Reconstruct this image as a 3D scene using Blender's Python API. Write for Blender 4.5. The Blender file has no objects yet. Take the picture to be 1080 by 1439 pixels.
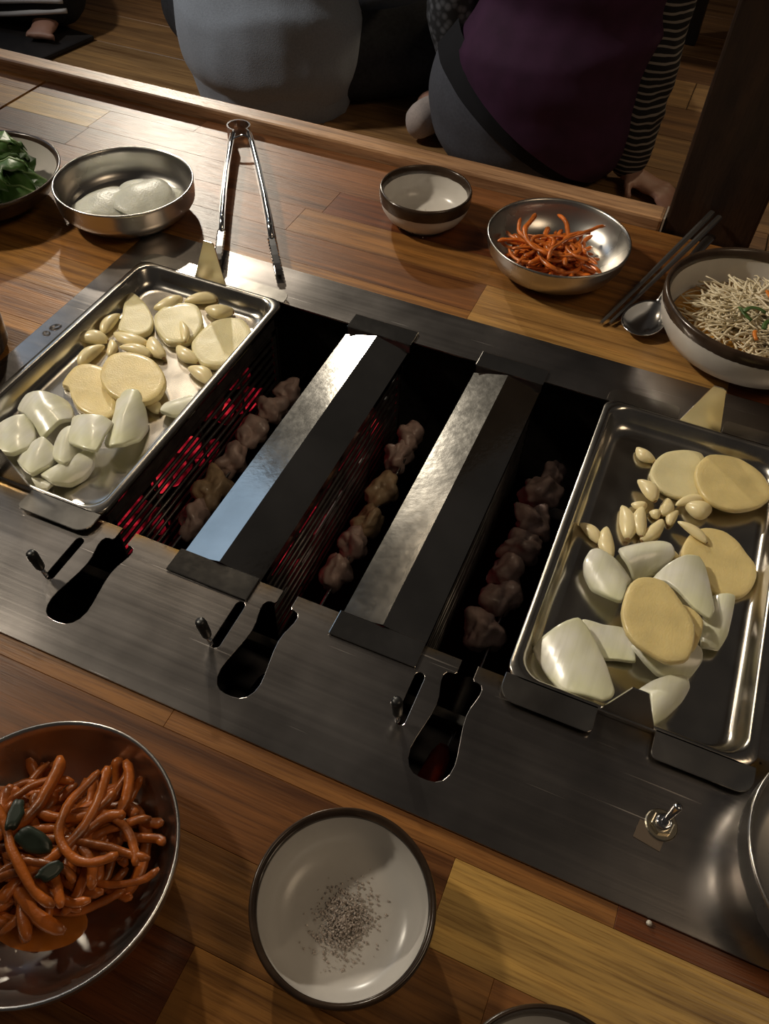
import bpy, bmesh, math, random
from mathutils import Vector, Matrix, noise
random.seed(7)
C = bpy.context.scene.collection
SC = bpy.context.scene
PI = math.pi

# ------------------------------------------------------------------ camera, light, exposure
cd = bpy.data.cameras.new('camera')
cam = bpy.data.objects.new('camera', cd); C.objects.link(cam)
cd.sensor_fit = 'HORIZONTAL'; cd.sensor_width = 36.0; cd.lens = 36.0 * 1124.8 / 1080.0
cd.clip_start = 0.01; cd.clip_end = 60
CR = Matrix(((0.9191294647873065, -0.3237898279170498, 0.2244129548338217),
             (0.39236379632679036, 0.7012184087949268, -0.5952674982721129),
             (0.035379065728599925, 0.6351794159956368, 0.7715539068682196)))
cam.matrix_world = Matrix.Translation((0, 0, 0.44)) @ CR.to_4x4()
SC.camera = cam
SC.view_settings.view_transform = 'Standard'
SC.view_settings.look = 'None'
SC.view_settings.gamma = 1.0
SC.view_settings.use_curve_mapping = False
SC.view_settings.exposure = 0.0

world = bpy.data.worlds.new('world'); SC.world = world
world.use_nodes = True
world.node_tree.nodes['Background'].inputs[0].default_value = (0.68, 0.60, 0.54, 1)
world.node_tree.nodes['Background'].inputs[1].default_value = 0.035

def spot(name, loc, target, power, col, size, blend, radius):
    l = bpy.data.lights.new(name, 'SPOT'); l.energy = power; l.color = col
    l.spot_size = math.radians(size); l.spot_blend = blend; l.shadow_soft_size = radius
    o = bpy.data.objects.new(name, l); C.objects.link(o); o.location = loc
    o.rotation_euler = (Vector(target) - Vector(loc)).to_track_quat('-Z', 'Y').to_euler()
    return o
def area(name, loc, target, power, col, sx, sy):
    l = bpy.data.lights.new(name, 'AREA'); l.energy = power; l.color = col
    l.shape = 'RECTANGLE'; l.size = sx; l.size_y = sy
    o = bpy.data.objects.new(name, l); C.objects.link(o); o.location = loc
    o.rotation_euler = (Vector(target) - Vector(loc)).to_track_quat('-Z', 'Y').to_euler()
    return o
# ceiling spot lamp over the far left of the room, aimed at the table
spot('ceiling_spot', (-2.55, 3.35, 1.76), (-0.45, 0.52, 0.0), 240, (1.0, 0.90, 0.74), 17, 1.0, 0.05)
# fill spot added off to the left to brighten the tray food
spot('tray_fill_spot', (-1.62, 0.38, 1.32), (-0.14, 0.52, 0.0), 96, (1.0, 0.88, 0.70), 33, 1.0, 0.07)
# warm ceiling lamps further off
spot('ceiling_spot_warm', (-1.5, 1.9, 1.9), (0.0, 0.3, 0.0), 14, (1.0, 0.80, 0.56), 60, 1.0, 0.06)
# wide warm fill added on the right to lift the wood and meat
area('warm_fill_panel', (1.0, 0.28, 1.65), (-0.10, 0.35, 0.0), 4.2, (1.0, 0.76, 0.50), 0.6, 0.6)
# a cool window / screen on the left of the room
area('window_light', (-2.6, 1.65, 1.55), (0.0, 0.3, 0.0), 1.7, (0.50, 0.72, 1.0), 1.0, 0.6)
# lamps over the room behind
spot('ceiling_spot_back', (-2.3, 0.6, 1.8), (-0.85, 1.6, -0.2), 115, (1.0, 0.95, 0.88), 38, 1.0, 0.1)
spot('ceiling_spot_far', (0.5, 3.0, 1.8), (-0.05, 2.3, -0.34), 34, (1.0, 0.78, 0.5), 75, 1.0, 0.1)

# ------------------------------------------------------------------ helpers
def mesh_obj(name, verts, faces, mat=None, parent=None, smooth=False, col=None):
    me = bpy.data.meshes.new(name); me.from_pydata([tuple(v) for v in verts], [], faces); me.update()
    if smooth:
        me.polygons.foreach_set('use_smooth', [True] * len(me.polygons))
    o = bpy.data.objects.new(name, me); C.objects.link(o)
    if mat: me.materials.append(mat)
    if parent: o.parent = parent
    if col: o.color = (*col, 1)
    return o
class MB:
    """collects shapes for one mesh"""
    def __init__(s): s.v = []; s.f = []
    def add(s, v, f):
        b = len(s.v); s.v += [tuple(x) for x in v]; s.f += [tuple(i + b for i in q) for q in f]; return s
    def build(s, name, mat, parent=None, smooth=False, col=None, bevel=0, seg=2, autosmooth=False):
        o = mesh_obj(name, s.v, s.f, mat, parent, smooth, col)
        if bevel:
            bm = bmesh.new(); bm.from_mesh(o.data)
            bmesh.ops.remove_doubles(bm, verts=bm.verts, dist=1e-6)
            bmesh.ops.recalc_face_normals(bm, faces=bm.faces)
            eds = [e for e in bm.edges if len(e.link_faces) == 2 and e.calc_face_angle(0) > 0.5]
            bmesh.ops.bevel(bm, geom=eds, offset=bevel, segments=seg, affect='EDGES', profile=0.5, clamp_overlap=True)
            bm.to_mesh(o.data); bm.free()
        return o
def box_vf(x0, x1, y0, y1, z0, z1):
    v = [(x0, y0, z0), (x1, y0, z0), (x1, y1, z0), (x0, y1, z0), (x0, y0, z1), (x1, y0, z1), (x1, y1, z1), (x0, y1, z1)]
    return v, [(0, 3, 2, 1), (4, 5, 6, 7), (0, 1, 5, 4), (1, 2, 6, 5), (2, 3, 7, 6), (3, 0, 4, 7)]
def box(name, b, mat, parent=None, bevel=0, seg=2, col=None):
    return MB().add(*box_vf(*b)).build(name, mat, parent, bevel=bevel, seg=seg, col=col)
def lathe_vf(prof, n=56, c=(0, 0, 0), jitter=None):
    v = []; f = []; rows = []
    for i, (r, z) in enumerate(prof):
        if r < 1e-6:
            rows.append([len(v)]); v.append((c[0], c[1], c[2] + z))
        else:
            row = []
            for k in range(n):
                a = 2 * PI * k / n; dz = jitter(i, a) if jitter else 0
                row.append(len(v)); v.append((c[0] + r * math.cos(a), c[1] + r * math.sin(a), c[2] + z + dz))
            rows.append(row)
    for a, b in zip(rows, rows[1:]):
        if len(a) == 1 and len(b) == 1: continue
        for k in range(n):
            k2 = (k + 1) % n
            if len(a) == 1: f.append((a[0], b[k2], b[k]))
            elif len(b) == 1: f.append((a[k], a[k2], b[0]))
            else: f.append((a[k], a[k2], b[k2], b[k]))
    return v, f
def tube_vf(path, rad, n=8, flat=1.0, up=(0, 0, 1)):
    """closed tube along a path; rad a number or list; flat scales the section along its second axis"""
    P = [Vector(p) for p in path]; m = len(P); v = []; f = []
    R = rad if isinstance(rad, (list, tuple)) else [rad] * m
    for i in range(m):
        t = (P[min(i + 1, m - 1)] - P[max(i - 1, 0)]).normalized()
        s = t.cross(Vector(up))
        if s.length < 1e-4: s = t.cross(Vector((1, 0, 0)))
        s.normalize(); u = s.cross(t).normalized()
        for k in range(n):
            a = 2 * PI * k / n
            v.append(P[i] + s * (R[i] * math.cos(a)) + u * (R[i] * flat * math.sin(a)))
    for i in range(m - 1):
        for k in range(n):
            k2 = (k + 1) % n
            f.append((i * n + k, i * n + k2, (i + 1) * n + k2, (i + 1) * n + k))
    f.append(tuple(range(n - 1, -1, -1))); f.append(tuple((m - 1) * n + k for k in range(n)))
    return v, f
def spline(pts, n):
    """Catmull-Rom through points"""
    P = [Vector(p) for p in pts]; P = [P[0] * 2 - P[1]] + P + [P[-1] * 2 - P[-2]]; out = []
    segs = len(P) - 3
    for i in range(n):
        t = i / (n - 1) * segs; k = min(int(t), segs - 1); t -= k
        a, b, c, d = P[k:k + 4]
        out.append(0.5 * ((2 * b) + (c - a) * t + (2 * a - 5 * b + 4 * c - d) * t * t + (3 * b - a - 3 * c + d) * t ** 3))
    return out
def fill2d(name, outer, holes, thick, mat, parent, z, bevel=0.0):
    """flat sheet with holes, made from filled 2D curves"""
    cu = bpy.data.curves.new(name + '_c', 'CURVE'); cu.dimensions = '2D'; cu.fill_mode = 'BOTH'
    cu.extrude = thick / 2 - bevel; cu.bevel_depth = bevel; cu.bevel_resolution = 1; cu.offset = -bevel
    for pl in [outer] + holes:
        sp = cu.splines.new('POLY'); sp.points.add(len(pl) - 1); sp.use_cyclic_u = True
        for q, (x, y) in zip(sp.points, pl): q.co = (x, y, 0, 1)
    oc = bpy.data.objects.new(name + '_c', cu); C.objects.link(oc)
    dg = bpy.context.evaluated_depsgraph_get()
    me = bpy.data.meshes.new_from_object(oc.evaluated_get(dg))
    bpy.data.objects.remove(oc); bpy.data.curves.remove(cu)
    me.name = name
    for v in me.vertices: v.co.z += z
    me.materials.clear(); me.materials.append(mat)
    me.polygons.foreach_set('use_smooth', [False] * len(me.polygons))
    o = bpy.data.objects.new(name, me); C.objects.link(o); o.parent = parent
    return o
def empty(name, loc=(0, 0, 0), rz=0):
    o = bpy.data.objects.new(name, None); C.objects.link(o); o.location = loc; o.rotation_euler = (0, 0, rz)
    o.empty_display_size = 0.02
    return o
def tag(o, label=None, cat=None, group=None, kind=None):
    if label: o['label'] = label
    if cat: o['category'] = cat
    if group: o['group'] = group
    if kind: o['kind'] = kind
    return o
def dup_tree(root):
    r = root.copy(); C.objects.link(r)
    for ch in list(root.children):
        c = ch.copy(); C.objects.link(c); c.parent = r
        for g in list(ch.children):
            d = g.copy(); C.objects.link(d); d.parent = c
    return r
def move_mesh(o, loc):
    """put a world-built mesh's origin at loc"""
    o.data.transform(Matrix.Translation(-Vector(loc))); o.location = loc
    return o

# ------------------------------------------------------------------ materials
def new_mat(name):
    m = bpy.data.materials.new(name); m.use_nodes = True
    nt = m.node_tree; return m, nt, nt.nodes['Principled BSDF']
def N(nt, t, **k):
    n = nt.nodes.new(t)
    for a, b in k.items(): setattr(n, a, b)
    return n
def ramp(nt, src, stops):
    r = N(nt, 'ShaderNodeValToRGB'); e = r.color_ramp.elements
    while len(e) > 1: e.remove(e[-1])
    e[0].position, e[0].color = stops[0][0], (*stops[0][1], 1)
    for p, c in stops[1:]:
        x = e.new(p); x.color = (*c, 1)
    nt.links.new(src, r.inputs[0]); return r.outputs[0]
def simple(name, col, rough=0.5, metal=0.0, noise_amt=0.0, scale=40, bump=0.0, bscale=200, sss=0.0, coat=0.0, rough_var=0.0, spec=None, sheen=0.0, detail=4):
    m, nt, b = new_mat(name)
    b.inputs['Base Color'].default_value = (*col, 1); b.inputs['Roughness'].default_value = rough
    b.inputs['Metallic'].default_value = metal
    if spec is not None: b.inputs['Specular IOR Level'].default_value = spec
    if coat: b.inputs['Coat Weight'].default_value = coat; b.inputs['Coat Roughness'].default_value = 0.15
    if sss:
        b.inputs['Subsurface Weight'].default_value = sss; b.inputs['Subsurface Radius'].default_value = (0.006, 0.005, 0.003)
        b.inputs['Subsurface Scale'].default_value = 0.5
    if sheen: b.inputs['Sheen Weight'].default_value = sheen
    tc = N(nt, 'ShaderNodeTexCoord')
    if noise_amt or rough_var:
        nz = N(nt, 'ShaderNodeTexNoise'); nz.inputs['Scale'].default_value = scale; nz.inputs['Detail'].default_value = detail
        nt.links.new(tc.outputs['Object'], nz.inputs['Vector'])
        lo = tuple(max(0, c * (1 - noise_amt)) for c in col); hi = tuple(min(1, c * (1 + noise_amt)) for c in col)
        nt.links.new(ramp(nt, nz.outputs['Fac'], [(0.3, lo), (0.7, hi)]), b.inputs['Base Color'])
        if rough_var:
            r2 = ramp(nt, nz.outputs['Fac'], [(0.3, (max(0.02, rough - rough_var),) * 3), (0.7, (rough + rough_var,) * 3)])
            nt.links.new(r2, b.inputs['Roughness'])
    if bump:
        n2 = N(nt, 'ShaderNodeTexNoise'); n2.inputs['Scale'].default_value = bscale; n2.inputs['Detail'].default_value = 3
        nt.links.new(tc.outputs['Object'], n2.inputs['Vector'])
        bp = N(nt, 'ShaderNodeBump'); bp.inputs['Strength'].default_value = bump; bp.inputs['Distance'].default_value = 0.002
        nt.links.new(n2.outputs['Fac'], bp.inputs['Height']); nt.links.new(bp.outputs[0], b.inputs['Normal'])
    return m
def wood(name, rough=0.36, coat=0.0, sx=5.0, sy=110.0, dark=0.45, use_obj=True, base=(0.3, 0.15, 0.06)):
    """butcher-block wood: each board's own tone (object colour), grain along X, dark pores"""
    m, nt, b = new_mat(name)
    tc = N(nt, 'ShaderNodeTexCoord'); oi = N(nt, 'ShaderNodeObjectInfo')
    off = N(nt, 'ShaderNodeVectorMath', operation='SCALE'); 
    comb = N(nt, 'ShaderNodeCombineXYZ')
    for i in range(3): nt.links.new(oi.outputs['Random'], comb.inputs[i])
    nt.links.new(comb.outputs[0], off.inputs[0]); off.inputs['Scale'].default_value = 37.0
    add = N(nt, 'ShaderNodeVectorMath', operation='ADD')
    nt.links.new(tc.outputs['Object'], add.inputs[0]); nt.links.new(off.outputs[0], add.inputs[1])
    mp = N(nt, 'ShaderNodeMapping'); mp.inputs['Scale'].default_value = (sx, sy, sy)
    nt.links.new(add.outputs[0], mp.inputs['Vector'])
    n1 = N(nt, 'ShaderNodeTexNoise'); n1.inputs['Scale'].default_value = 1.0; n1.inputs['Detail'].default_value = 6; n1.inputs['Distortion'].default_value = 0.6
    nt.links.new(mp.outputs[0], n1.inputs['Vector'])
    mp2 = N(nt, 'ShaderNodeMapping'); mp2.inputs['Scale'].default_value = (sx * 7, sy * 7, sy * 7)
    nt.links.new(add.outputs[0], mp2.inputs['Vector'])
    n2 = N(nt, 'ShaderNodeTexNoise'); n2.inputs['Scale'].default_value = 1.0; n2.inputs['Detail'].default_value = 3
    nt.links.new(mp2.outputs[0], n2.inputs['Vector'])
    f1 = ramp(nt, n1.outputs['Fac'], [(0.30, (dark, dark * 0.85, dark * 0.7)), (0.48, (0.92, 0.90, 0.86)), (0.66, (1.30, 1.25, 1.1))])
    f2 = ramp(nt, n2.outputs['Fac'], [(0.36, (0.62, 0.56, 0.5)), (0.5, (1, 1, 1))])
    mx = N(nt, 'ShaderNodeMix', data_type='RGBA', blend_type='MULTIPLY'); mx.inputs[0].default_value = 1.0
    if use_obj: nt.links.new(oi.outputs['Color'], mx.inputs[6])
    else: mx.inputs[6].default_value = (*base, 1)
    nt.links.new(f1, mx.inputs[7])
    mx2 = N(nt, 'ShaderNodeMix', data_type='RGBA', blend_type='MULTIPLY'); mx2.inputs[0].default_value = 0.7
    nt.links.new(mx.outputs[2], mx2.inputs[6]); nt.links.new(f2, mx2.inputs[7])
    nt.links.new(mx2.outputs[2], b.inputs['Base Color'])
    b.inputs['Roughness'].default_value = rough
    b.inputs['Specular IOR Level'].default_value = 0.5
    bp = N(nt, 'ShaderNodeBump'); bp.inputs['Strength'].default_value = 0.25; bp.inputs['Distance'].default_value = 0.001
    nt.links.new(n2.outputs['Fac'], bp.inputs['Height']); nt.links.new(bp.outputs[0], b.inputs['Normal'])
    return m
def steel(name, col=(0.42, 0.40, 0.38), rough=0.3, scratch=0.25, sx=6, sy=260, stain=0.0, aniso=0.0, blotch=0.25):
    m, nt, b = new_mat(name)
    b.inputs['Metallic'].default_value = 1.0
    tc = N(nt, 'ShaderNodeTexCoord')
    mp = N(nt, 'ShaderNodeMapping'); mp.inputs['Scale'].default_value = (sx, sy, sy)
    nt.links.new(tc.outputs['Object'], mp.inputs['Vector'])
    n1 = N(nt, 'ShaderNodeTexNoise'); n1.inputs['Scale'].default_value = 1; n1.inputs['Detail'].default_value = 5
    nt.links.new(mp.outputs[0], n1.inputs['Vector'])
    n2 = N(nt, 'ShaderNodeTexNoise'); n2.inputs['Scale'].default_value = 14; n2.inputs['Detail'].default_value = 6
    nt.links.new(tc.outputs['Object'], n2.inputs['Vector'])
    lo = tuple(c * (1 - blotch) for c in col); hi = tuple(min(1, c * (1 + blotch)) for c in col)
    c1 = ramp(nt, n2.outputs['Fac'], [(0.3, lo), (0.7, hi)])
    nt.links.new(c1, b.inputs['Base Color'])
    ad = N(nt, 'ShaderNodeMath', operation='MULTIPLY_ADD'); nt.links.new(n1.outputs['Fac'], ad.inputs[0])
    ad.inputs[1].default_value = scratch; ad.inputs[2].default_value = rough - scratch / 2
    ad2 = N(nt, 'ShaderNodeMath', operation='MULTIPLY_ADD'); nt.links.new(n2.outputs['Fac'], ad2.inputs[0])
    ad2.inputs[1].default_value = 0.10; nt.links.new(ad.outputs[0], ad2.inputs[2])
    sb = N(nt, 'ShaderNodeMath', operation='SUBTRACT'); nt.links.new(ad2.outputs[0], sb.inputs[0]); sb.inputs[1].default_value = 0.05
    nt.links.new(sb.outputs[0], b.inputs['Roughness'])
    bp = N(nt, 'ShaderNodeBump'); bp.inputs['Strength'].default_value = 0.12; bp.inputs['Distance'].default_value = 0.0006
    nt.links.new(n1.outputs['Fac'], bp.inputs['Height']); nt.links.new(bp.outputs[0], b.inputs['Normal'])
    if stain:
        # brown heat stain and burnt specks along the fire opening's front lip
        sp = N(nt, 'ShaderNodeSeparateXYZ'); nt.links.new(tc.outputs['Object'], sp.inputs[0])
        mr = N(nt, 'ShaderNodeMapRange'); mr.inputs[1].default_value = 0.2385; mr.inputs[2].default_value = 0.249
        nt.links.new(sp.outputs['Y'], mr.inputs[0])
        n3 = N(nt, 'ShaderNodeTexNoise'); n3.inputs['Scale'].default_value = 30; n3.inputs['Detail'].default_value = 5
        nt.links.new(tc.outputs['Object'], n3.inputs['Vector'])
        mu = N(nt, 'ShaderNodeMath', operation='MULTIPLY'); nt.links.new(mr.outputs[0], mu.inputs[0]); nt.links.new(ramp(nt, n3.outputs['Fac'], [(0.38, (0.1,) * 3), (0.6, (1, 1, 1))]), mu.inputs[1])
        lt = N(nt, 'ShaderNodeMath', operation='LESS_THAN'); nt.links.new(sp.outputs['Y'], lt.inputs[0]); lt.inputs[1].default_value = 0.26
        mu2 = N(nt, 'ShaderNodeMath', operation='MULTIPLY'); nt.links.new(mu.outputs[0], mu2.inputs[0]); nt.links.new(lt.outputs[0], mu2.inputs[1])
        mx = N(nt, 'ShaderNodeMix', data_type='RGBA'); nt.links.new(mu2.outputs[0], mx.inputs[0])
        nt.links.new(c1, mx.inputs[6]); mx.inputs[7].default_value = (0.50, 0.31, 0.10, 1)
        v = N(nt, 'ShaderNodeTexNoise'); v.inputs['Scale'].default_value = 260; v.inputs['Detail'].default_value = 3
        nt.links.new(tc.outputs['Object'], v.inputs['Vector'])
        gt = ramp(nt, v.outputs['Fac'], [(0.60, (0, 0, 0)), (0.66, (1, 1, 1))])
        mu3 = N(nt, 'ShaderNodeMath', operation='MULTIPLY'); nt.links.new(gt, mu3.inputs[0]); nt.links.new(mu2.outputs[0], mu3.inputs[1])
        mx2 = N(nt, 'ShaderNodeMix', data_type='RGBA'); nt.links.new(mu3.outputs[0], mx2.inputs[0])
        nt.links.new(mx.outputs[2], mx2.inputs[6]); mx2.inputs[7].default_value = (0.02, 0.012, 0.008, 1)
        nt.links.new(mx2.outputs[2], b.inputs['Base Color'])
        # long pale scratches
        w = N(nt, 'ShaderNodeTexNoise'); w.inputs['Scale'].default_value = 1; w.inputs['Detail'].default_value = 2
        mp3 = N(nt, 'ShaderNodeMapping'); mp3.inputs['Scale'].default_value = (9, 420, 1); mp3.inputs['Rotation'].default_value = (0, 0, 0.5)
        nt.links.new(tc.outputs['Object'], mp3.inputs['Vector']); nt.links.new(mp3.outputs[0], w.inputs['Vector'])
        g2 = ramp(nt, w.outputs['Fac'], [(0.70, (0, 0, 0)), (0.76, (1, 1, 1))])
        ad3 = N(nt, 'ShaderNodeMath', operation='MULTIPLY_ADD'); nt.links.new(g2, ad3.inputs[0]); ad3.inputs[1].default_value = 0.25
        nt.links.new(sb.outputs[0], ad3.inputs[2]); nt.links.new(ad3.outputs[0], b.inputs['Roughness'])
    return m
M = {}
M['wood'] = wood('table_wood')
M['floor_wood'] = wood('floor_wood', rough=0.5, coat=0.0, sx=2.0, sy=45, dark=0.55)
M['core'] = simple('dark_core', (0.05, 0.03, 0.015), 0.7)
M['post'] = wood('post_wood', rough=0.5, coat=0.1, sx=60, sy=8, use_obj=False, base=(0.030, 0.014, 0.007))
M['plate'] = steel('brushed_plate', (0.42, 0.39, 0.37), 0.235, 0.07, 5, 300, stain=1)
M['cover'] = steel('cover_steel', (0.50, 0.48, 0.44), 0.13, 0.05, 160, 160, blotch=0.2)
M['tray'] = steel('tray_steel', (0.62, 0.59, 0.54), 0.22, 0.10, 60, 60, blotch=0.2)
M['bowl'] = steel('bowl_steel', (0.58, 0.56, 0.53), 0.28, 0.06, 20, 20, blotch=0.12)
M['chrome'] = simple('chrome', (0.75, 0.75, 0.76), 0.12, 1.0)
M['brass'] = simple('dull_nickel', (0.62, 0.55, 0.42), 0.25, 1.0)
M['cutlery'] = simple('cutlery_steel', (0.62, 0.61, 0.60), 0.2, 1.0)
M['stick'] = simple('chopstick_steel', (0.36, 0.35, 0.35), 0.35, 1.0)
M['black_iron'] = simple('sooty_iron', (0.05, 0.045, 0.04), 0.6, 0.6, 0.5, 60)
M['grate'] = simple('grate_iron', (0.13, 0.12, 0.115), 0.45, 0.9, 0.4, 80)
M['recess_dark'] = simple('matte_recess_black', (0.012, 0.010, 0.009), 0.95, 0, 0.4, 60, spec=0.05)  # shade put into the colour: pit walls, keyhole recesses and hidden handles near-black
M['rubber'] = simple('black_rubber', (0.012, 0.012, 0.013), 0.35)
M['brown_glaze'] = simple('brown_glaze', (0.045, 0.028, 0.018), 0.22, 0, 0.35, 60)
M['white_glaze'] = simple('white_glaze', (0.62, 0.59, 0.55), 0.25, 0, 0.06, 30)
M['pepper_salt'] = simple('seasoned_salt', (0.52, 0.45, 0.40), 0.5, 0, 0.5, 900)
M['white_salt'] = simple('white_salt', (0.62, 0.58, 0.52), 0.45, 0, 0.5, 900)
M['potato'] = simple('raw_potato', (0.76, 0.615, 0.285), 0.38, 0, 0.10, 60, bump=0.22, bscale=900, sss=0.25, coat=0.25)
M['potato_pale'] = simple('raw_potato_pale', (0.76, 0.68, 0.40), 0.38, 0, 0.08, 60, bump=0.22, bscale=900, sss=0.25, coat=0.25)
M['garlic'] = simple('raw_garlic', (0.86, 0.74, 0.43), 0.35, 0, 0.08, 70, sss=0.25, coat=0.2)
M['garlic_end'] = simple('garlic_root_end', (0.36, 0.22, 0.10), 0.6, 0, 0.3, 200)
def onion_mat():
    m, nt, b = new_mat('raw_onion')
    tc = N(nt, 'ShaderNodeTexCoord')
    mp = N(nt, 'ShaderNodeMapping'); mp.inputs['Scale'].default_value = (260, 14, 14); nt.links.new(tc.outputs['Object'], mp.inputs['Vector'])
    n1 = N(nt, 'ShaderNodeTexNoise'); n1.inputs['Scale'].default_value = 1; n1.inputs['Detail'].default_value = 3
    nt.links.new(mp.outputs[0], n1.inputs['Vector'])
    n2 = N(nt, 'ShaderNodeTexNoise'); n2.inputs['Scale'].default_value = 28; nt.links.new(tc.outputs['Object'], n2.inputs['Vector'])
    c2 = ramp(nt, n2.outputs['Fac'], [(0.35, (0.80, 0.79, 0.72)), (0.62, (0.74, 0.74, 0.52))])
    f = ramp(nt, n1.outputs['Fac'], [(0.3, (0.88, 0.88, 0.84)), (0.6, (1, 1, 1))])
    mx = N(nt, 'ShaderNodeMix', data_type='RGBA', blend_type='MULTIPLY'); mx.inputs[0].default_value = 0.8
    nt.links.new(c2, mx.inputs[6]); nt.links.new(f, mx.inputs[7]); nt.links.new(mx.outputs[2], b.inputs['Base Color'])
    b.inputs['Roughness'].default_value = 0.28; b.inputs['Coat Weight'].default_value = 0.3; b.inputs['Coat Roughness'].default_value = 0.12
    b.inputs['Subsurface Weight'].default_value = 0.3; b.inputs['Subsurface Radius'].default_value = (0.006, 0.006, 0.004); b.inputs['Subsurface Scale'].default_value = 0.5
    bp = N(nt, 'ShaderNodeBump'); bp.inputs['Strength'].default_value = 0.2; bp.inputs['Distance'].default_value = 0.0008
    nt.links.new(n1.outputs['Fac'], bp.inputs['Height']); nt.links.new(bp.outputs[0], b.inputs['Normal'])
    return m
M['onion'] = onion_mat()
M['radish'] = simple('pickled_radish', (0.60, 0.61, 0.54), 0.35, 0, 0.12, 40, bump=0.25, bscale=500, sss=0.2)
M['meat'] = simple('raw_meat', (0.56, 0.40, 0.35), 0.38, 0, 0.40, 70, bump=0.4, bscale=160, coat=0.3, detail=6)
M['meat_fat'] = simple('browned_meat', (0.52, 0.37, 0.22), 0.4, 0, 0.4, 80, bump=0.4, bscale=160, coat=0.3, detail=6)
M['handle_wood'] = simple('red_handle', (0.55, 0.060, 0.020), 0.5, 0, 0.3, 60)
M['kimchi'] = simple('red_pickle', (0.60, 0.15, 0.020), 0.30, 0, 0.5, 80, coat=0.3)
M['spicy'] = simple('spicy_pickle', (0.40, 0.105, 0.014), 0.36, 0, 0.75, 45, coat=0.1, bump=0.25, bscale=260)
M['seaweed'] = simple('dark_leaf_bits', (0.03, 0.045, 0.03), 0.4, 0, 0.4, 80)
M['sauce'] = simple('red_oil', (0.45, 0.14, 0.02), 0.12, 0, 0.4, 40, coat=0.5)
M['noodle'] = simple('shredded_radish', (0.80, 0.70, 0.50), 0.35, 0, 0.12, 60, sss=0.1)
M['carrot'] = simple('carrot', (0.72, 0.22, 0.03), 0.35)
M['scallion'] = simple('scallion', (0.07, 0.14, 0.035), 0.4, 0, 0.4, 80)
M['broth'] = simple('amber_broth', (0.46, 0.23, 0.04), 0.08, 0, 0.2, 30)
M['leaf'] = simple('lettuce_leaf', (0.050, 0.125, 0.022), 0.42, 0, 0.45, 40, bump=0.4, bscale=90)
M['leaf_stem'] = simple('leaf_rib', (0.16, 0.26, 0.09), 0.45)
M['skin'] = simple('skin', (0.46, 0.25, 0.18), 0.5, 0, 0.1, 30, sss=0.1)
M['hair'] = simple('dark_hair', (0.015, 0.012, 0.010), 0.5)
def knit(name, col, scale, dark):
    m, nt, b = new_mat(name); tc = N(nt, 'ShaderNodeTexCoord')
    v = N(nt, 'ShaderNodeTexVoronoi'); v.inputs['Scale'].default_value = scale; nt.links.new(tc.outputs['Object'], v.inputs['Vector'])
    lo = tuple(c * dark for c in col)
    nt.links.new(ramp(nt, v.outputs['Distance'], [(0.25, col), (0.6, lo)]), b.inputs['Base Color'])
    b.inputs['Roughness'].default_value = 0.9; return m
M['sweat'] = simple('grey_jersey', (0.33, 0.37, 0.43), 0.95, 0, 0.10, 300, bump=0.3, bscale=500, sheen=0.1)
M['jeans'] = simple('dark_denim', (0.022, 0.023, 0.028), 0.9, 0, 0.3, 120)
M['cardigan'] = knit('grey_knit', (0.17, 0.18, 0.20), 75, 0.2)
M['vest'] = simple('purple_cloth', (0.060, 0.016, 0.052), 0.85, 0, 0.2, 25)
M['black_cloth'] = simple('black_cloth', (0.010, 0.010, 0.013), 0.9)
M['slacks'] = simple('grey_slacks', (0.10, 0.105, 0.125), 0.9, 0, 0.12, 200)
M['sock'] = simple('pale_sock', (0.52, 0.44, 0.40), 0.95, 0, 0.1, 300)
M['white_stripe'] = simple('white_stripe', (0.6, 0.6, 0.62), 0.8)
M['mat'] = simple('dark_cushion', (0.020, 0.016, 0.015), 0.6, 0, 0.3, 30)
def stripes(name):
    m, nt, b = new_mat(name); tc = N(nt, 'ShaderNodeTexCoord')
    sp = N(nt, 'ShaderNodeSeparateXYZ'); nt.links.new(tc.outputs['Object'], sp.inputs[0])
    nz = N(nt, 'ShaderNodeTexNoise'); nz.inputs['Scale'].default_value = 14; nt.links.new(tc.outputs['Object'], nz.inputs['Vector'])
    a = N(nt, 'ShaderNodeMath', operation='MULTIPLY_ADD'); nt.links.new(nz.outputs['Fac'], a.inputs[0]); a.inputs[1].default_value = 0.016; nt.links.new(sp.outputs['Z'], a.inputs[2])
    s = N(nt, 'ShaderNodeMath', operation='MULTIPLY'); nt.links.new(a.outputs[0], s.inputs[0]); s.inputs[1].default_value = 2 * PI / 0.0115
    c = N(nt, 'ShaderNodeMath', operation='SINE'); nt.links.new(s.outputs[0], c.inputs[0])
    nt.links.new(ramp(nt, c.outputs[0], [(0.45, (0.014, 0.013, 0.013)), (0.65, (0.30, 0.27, 0.24))]), b.inputs['Base Color'])
    b.inputs['Roughness'].default_value = 0.9; return m
M['stripe'] = stripes('striped_knit')
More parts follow.
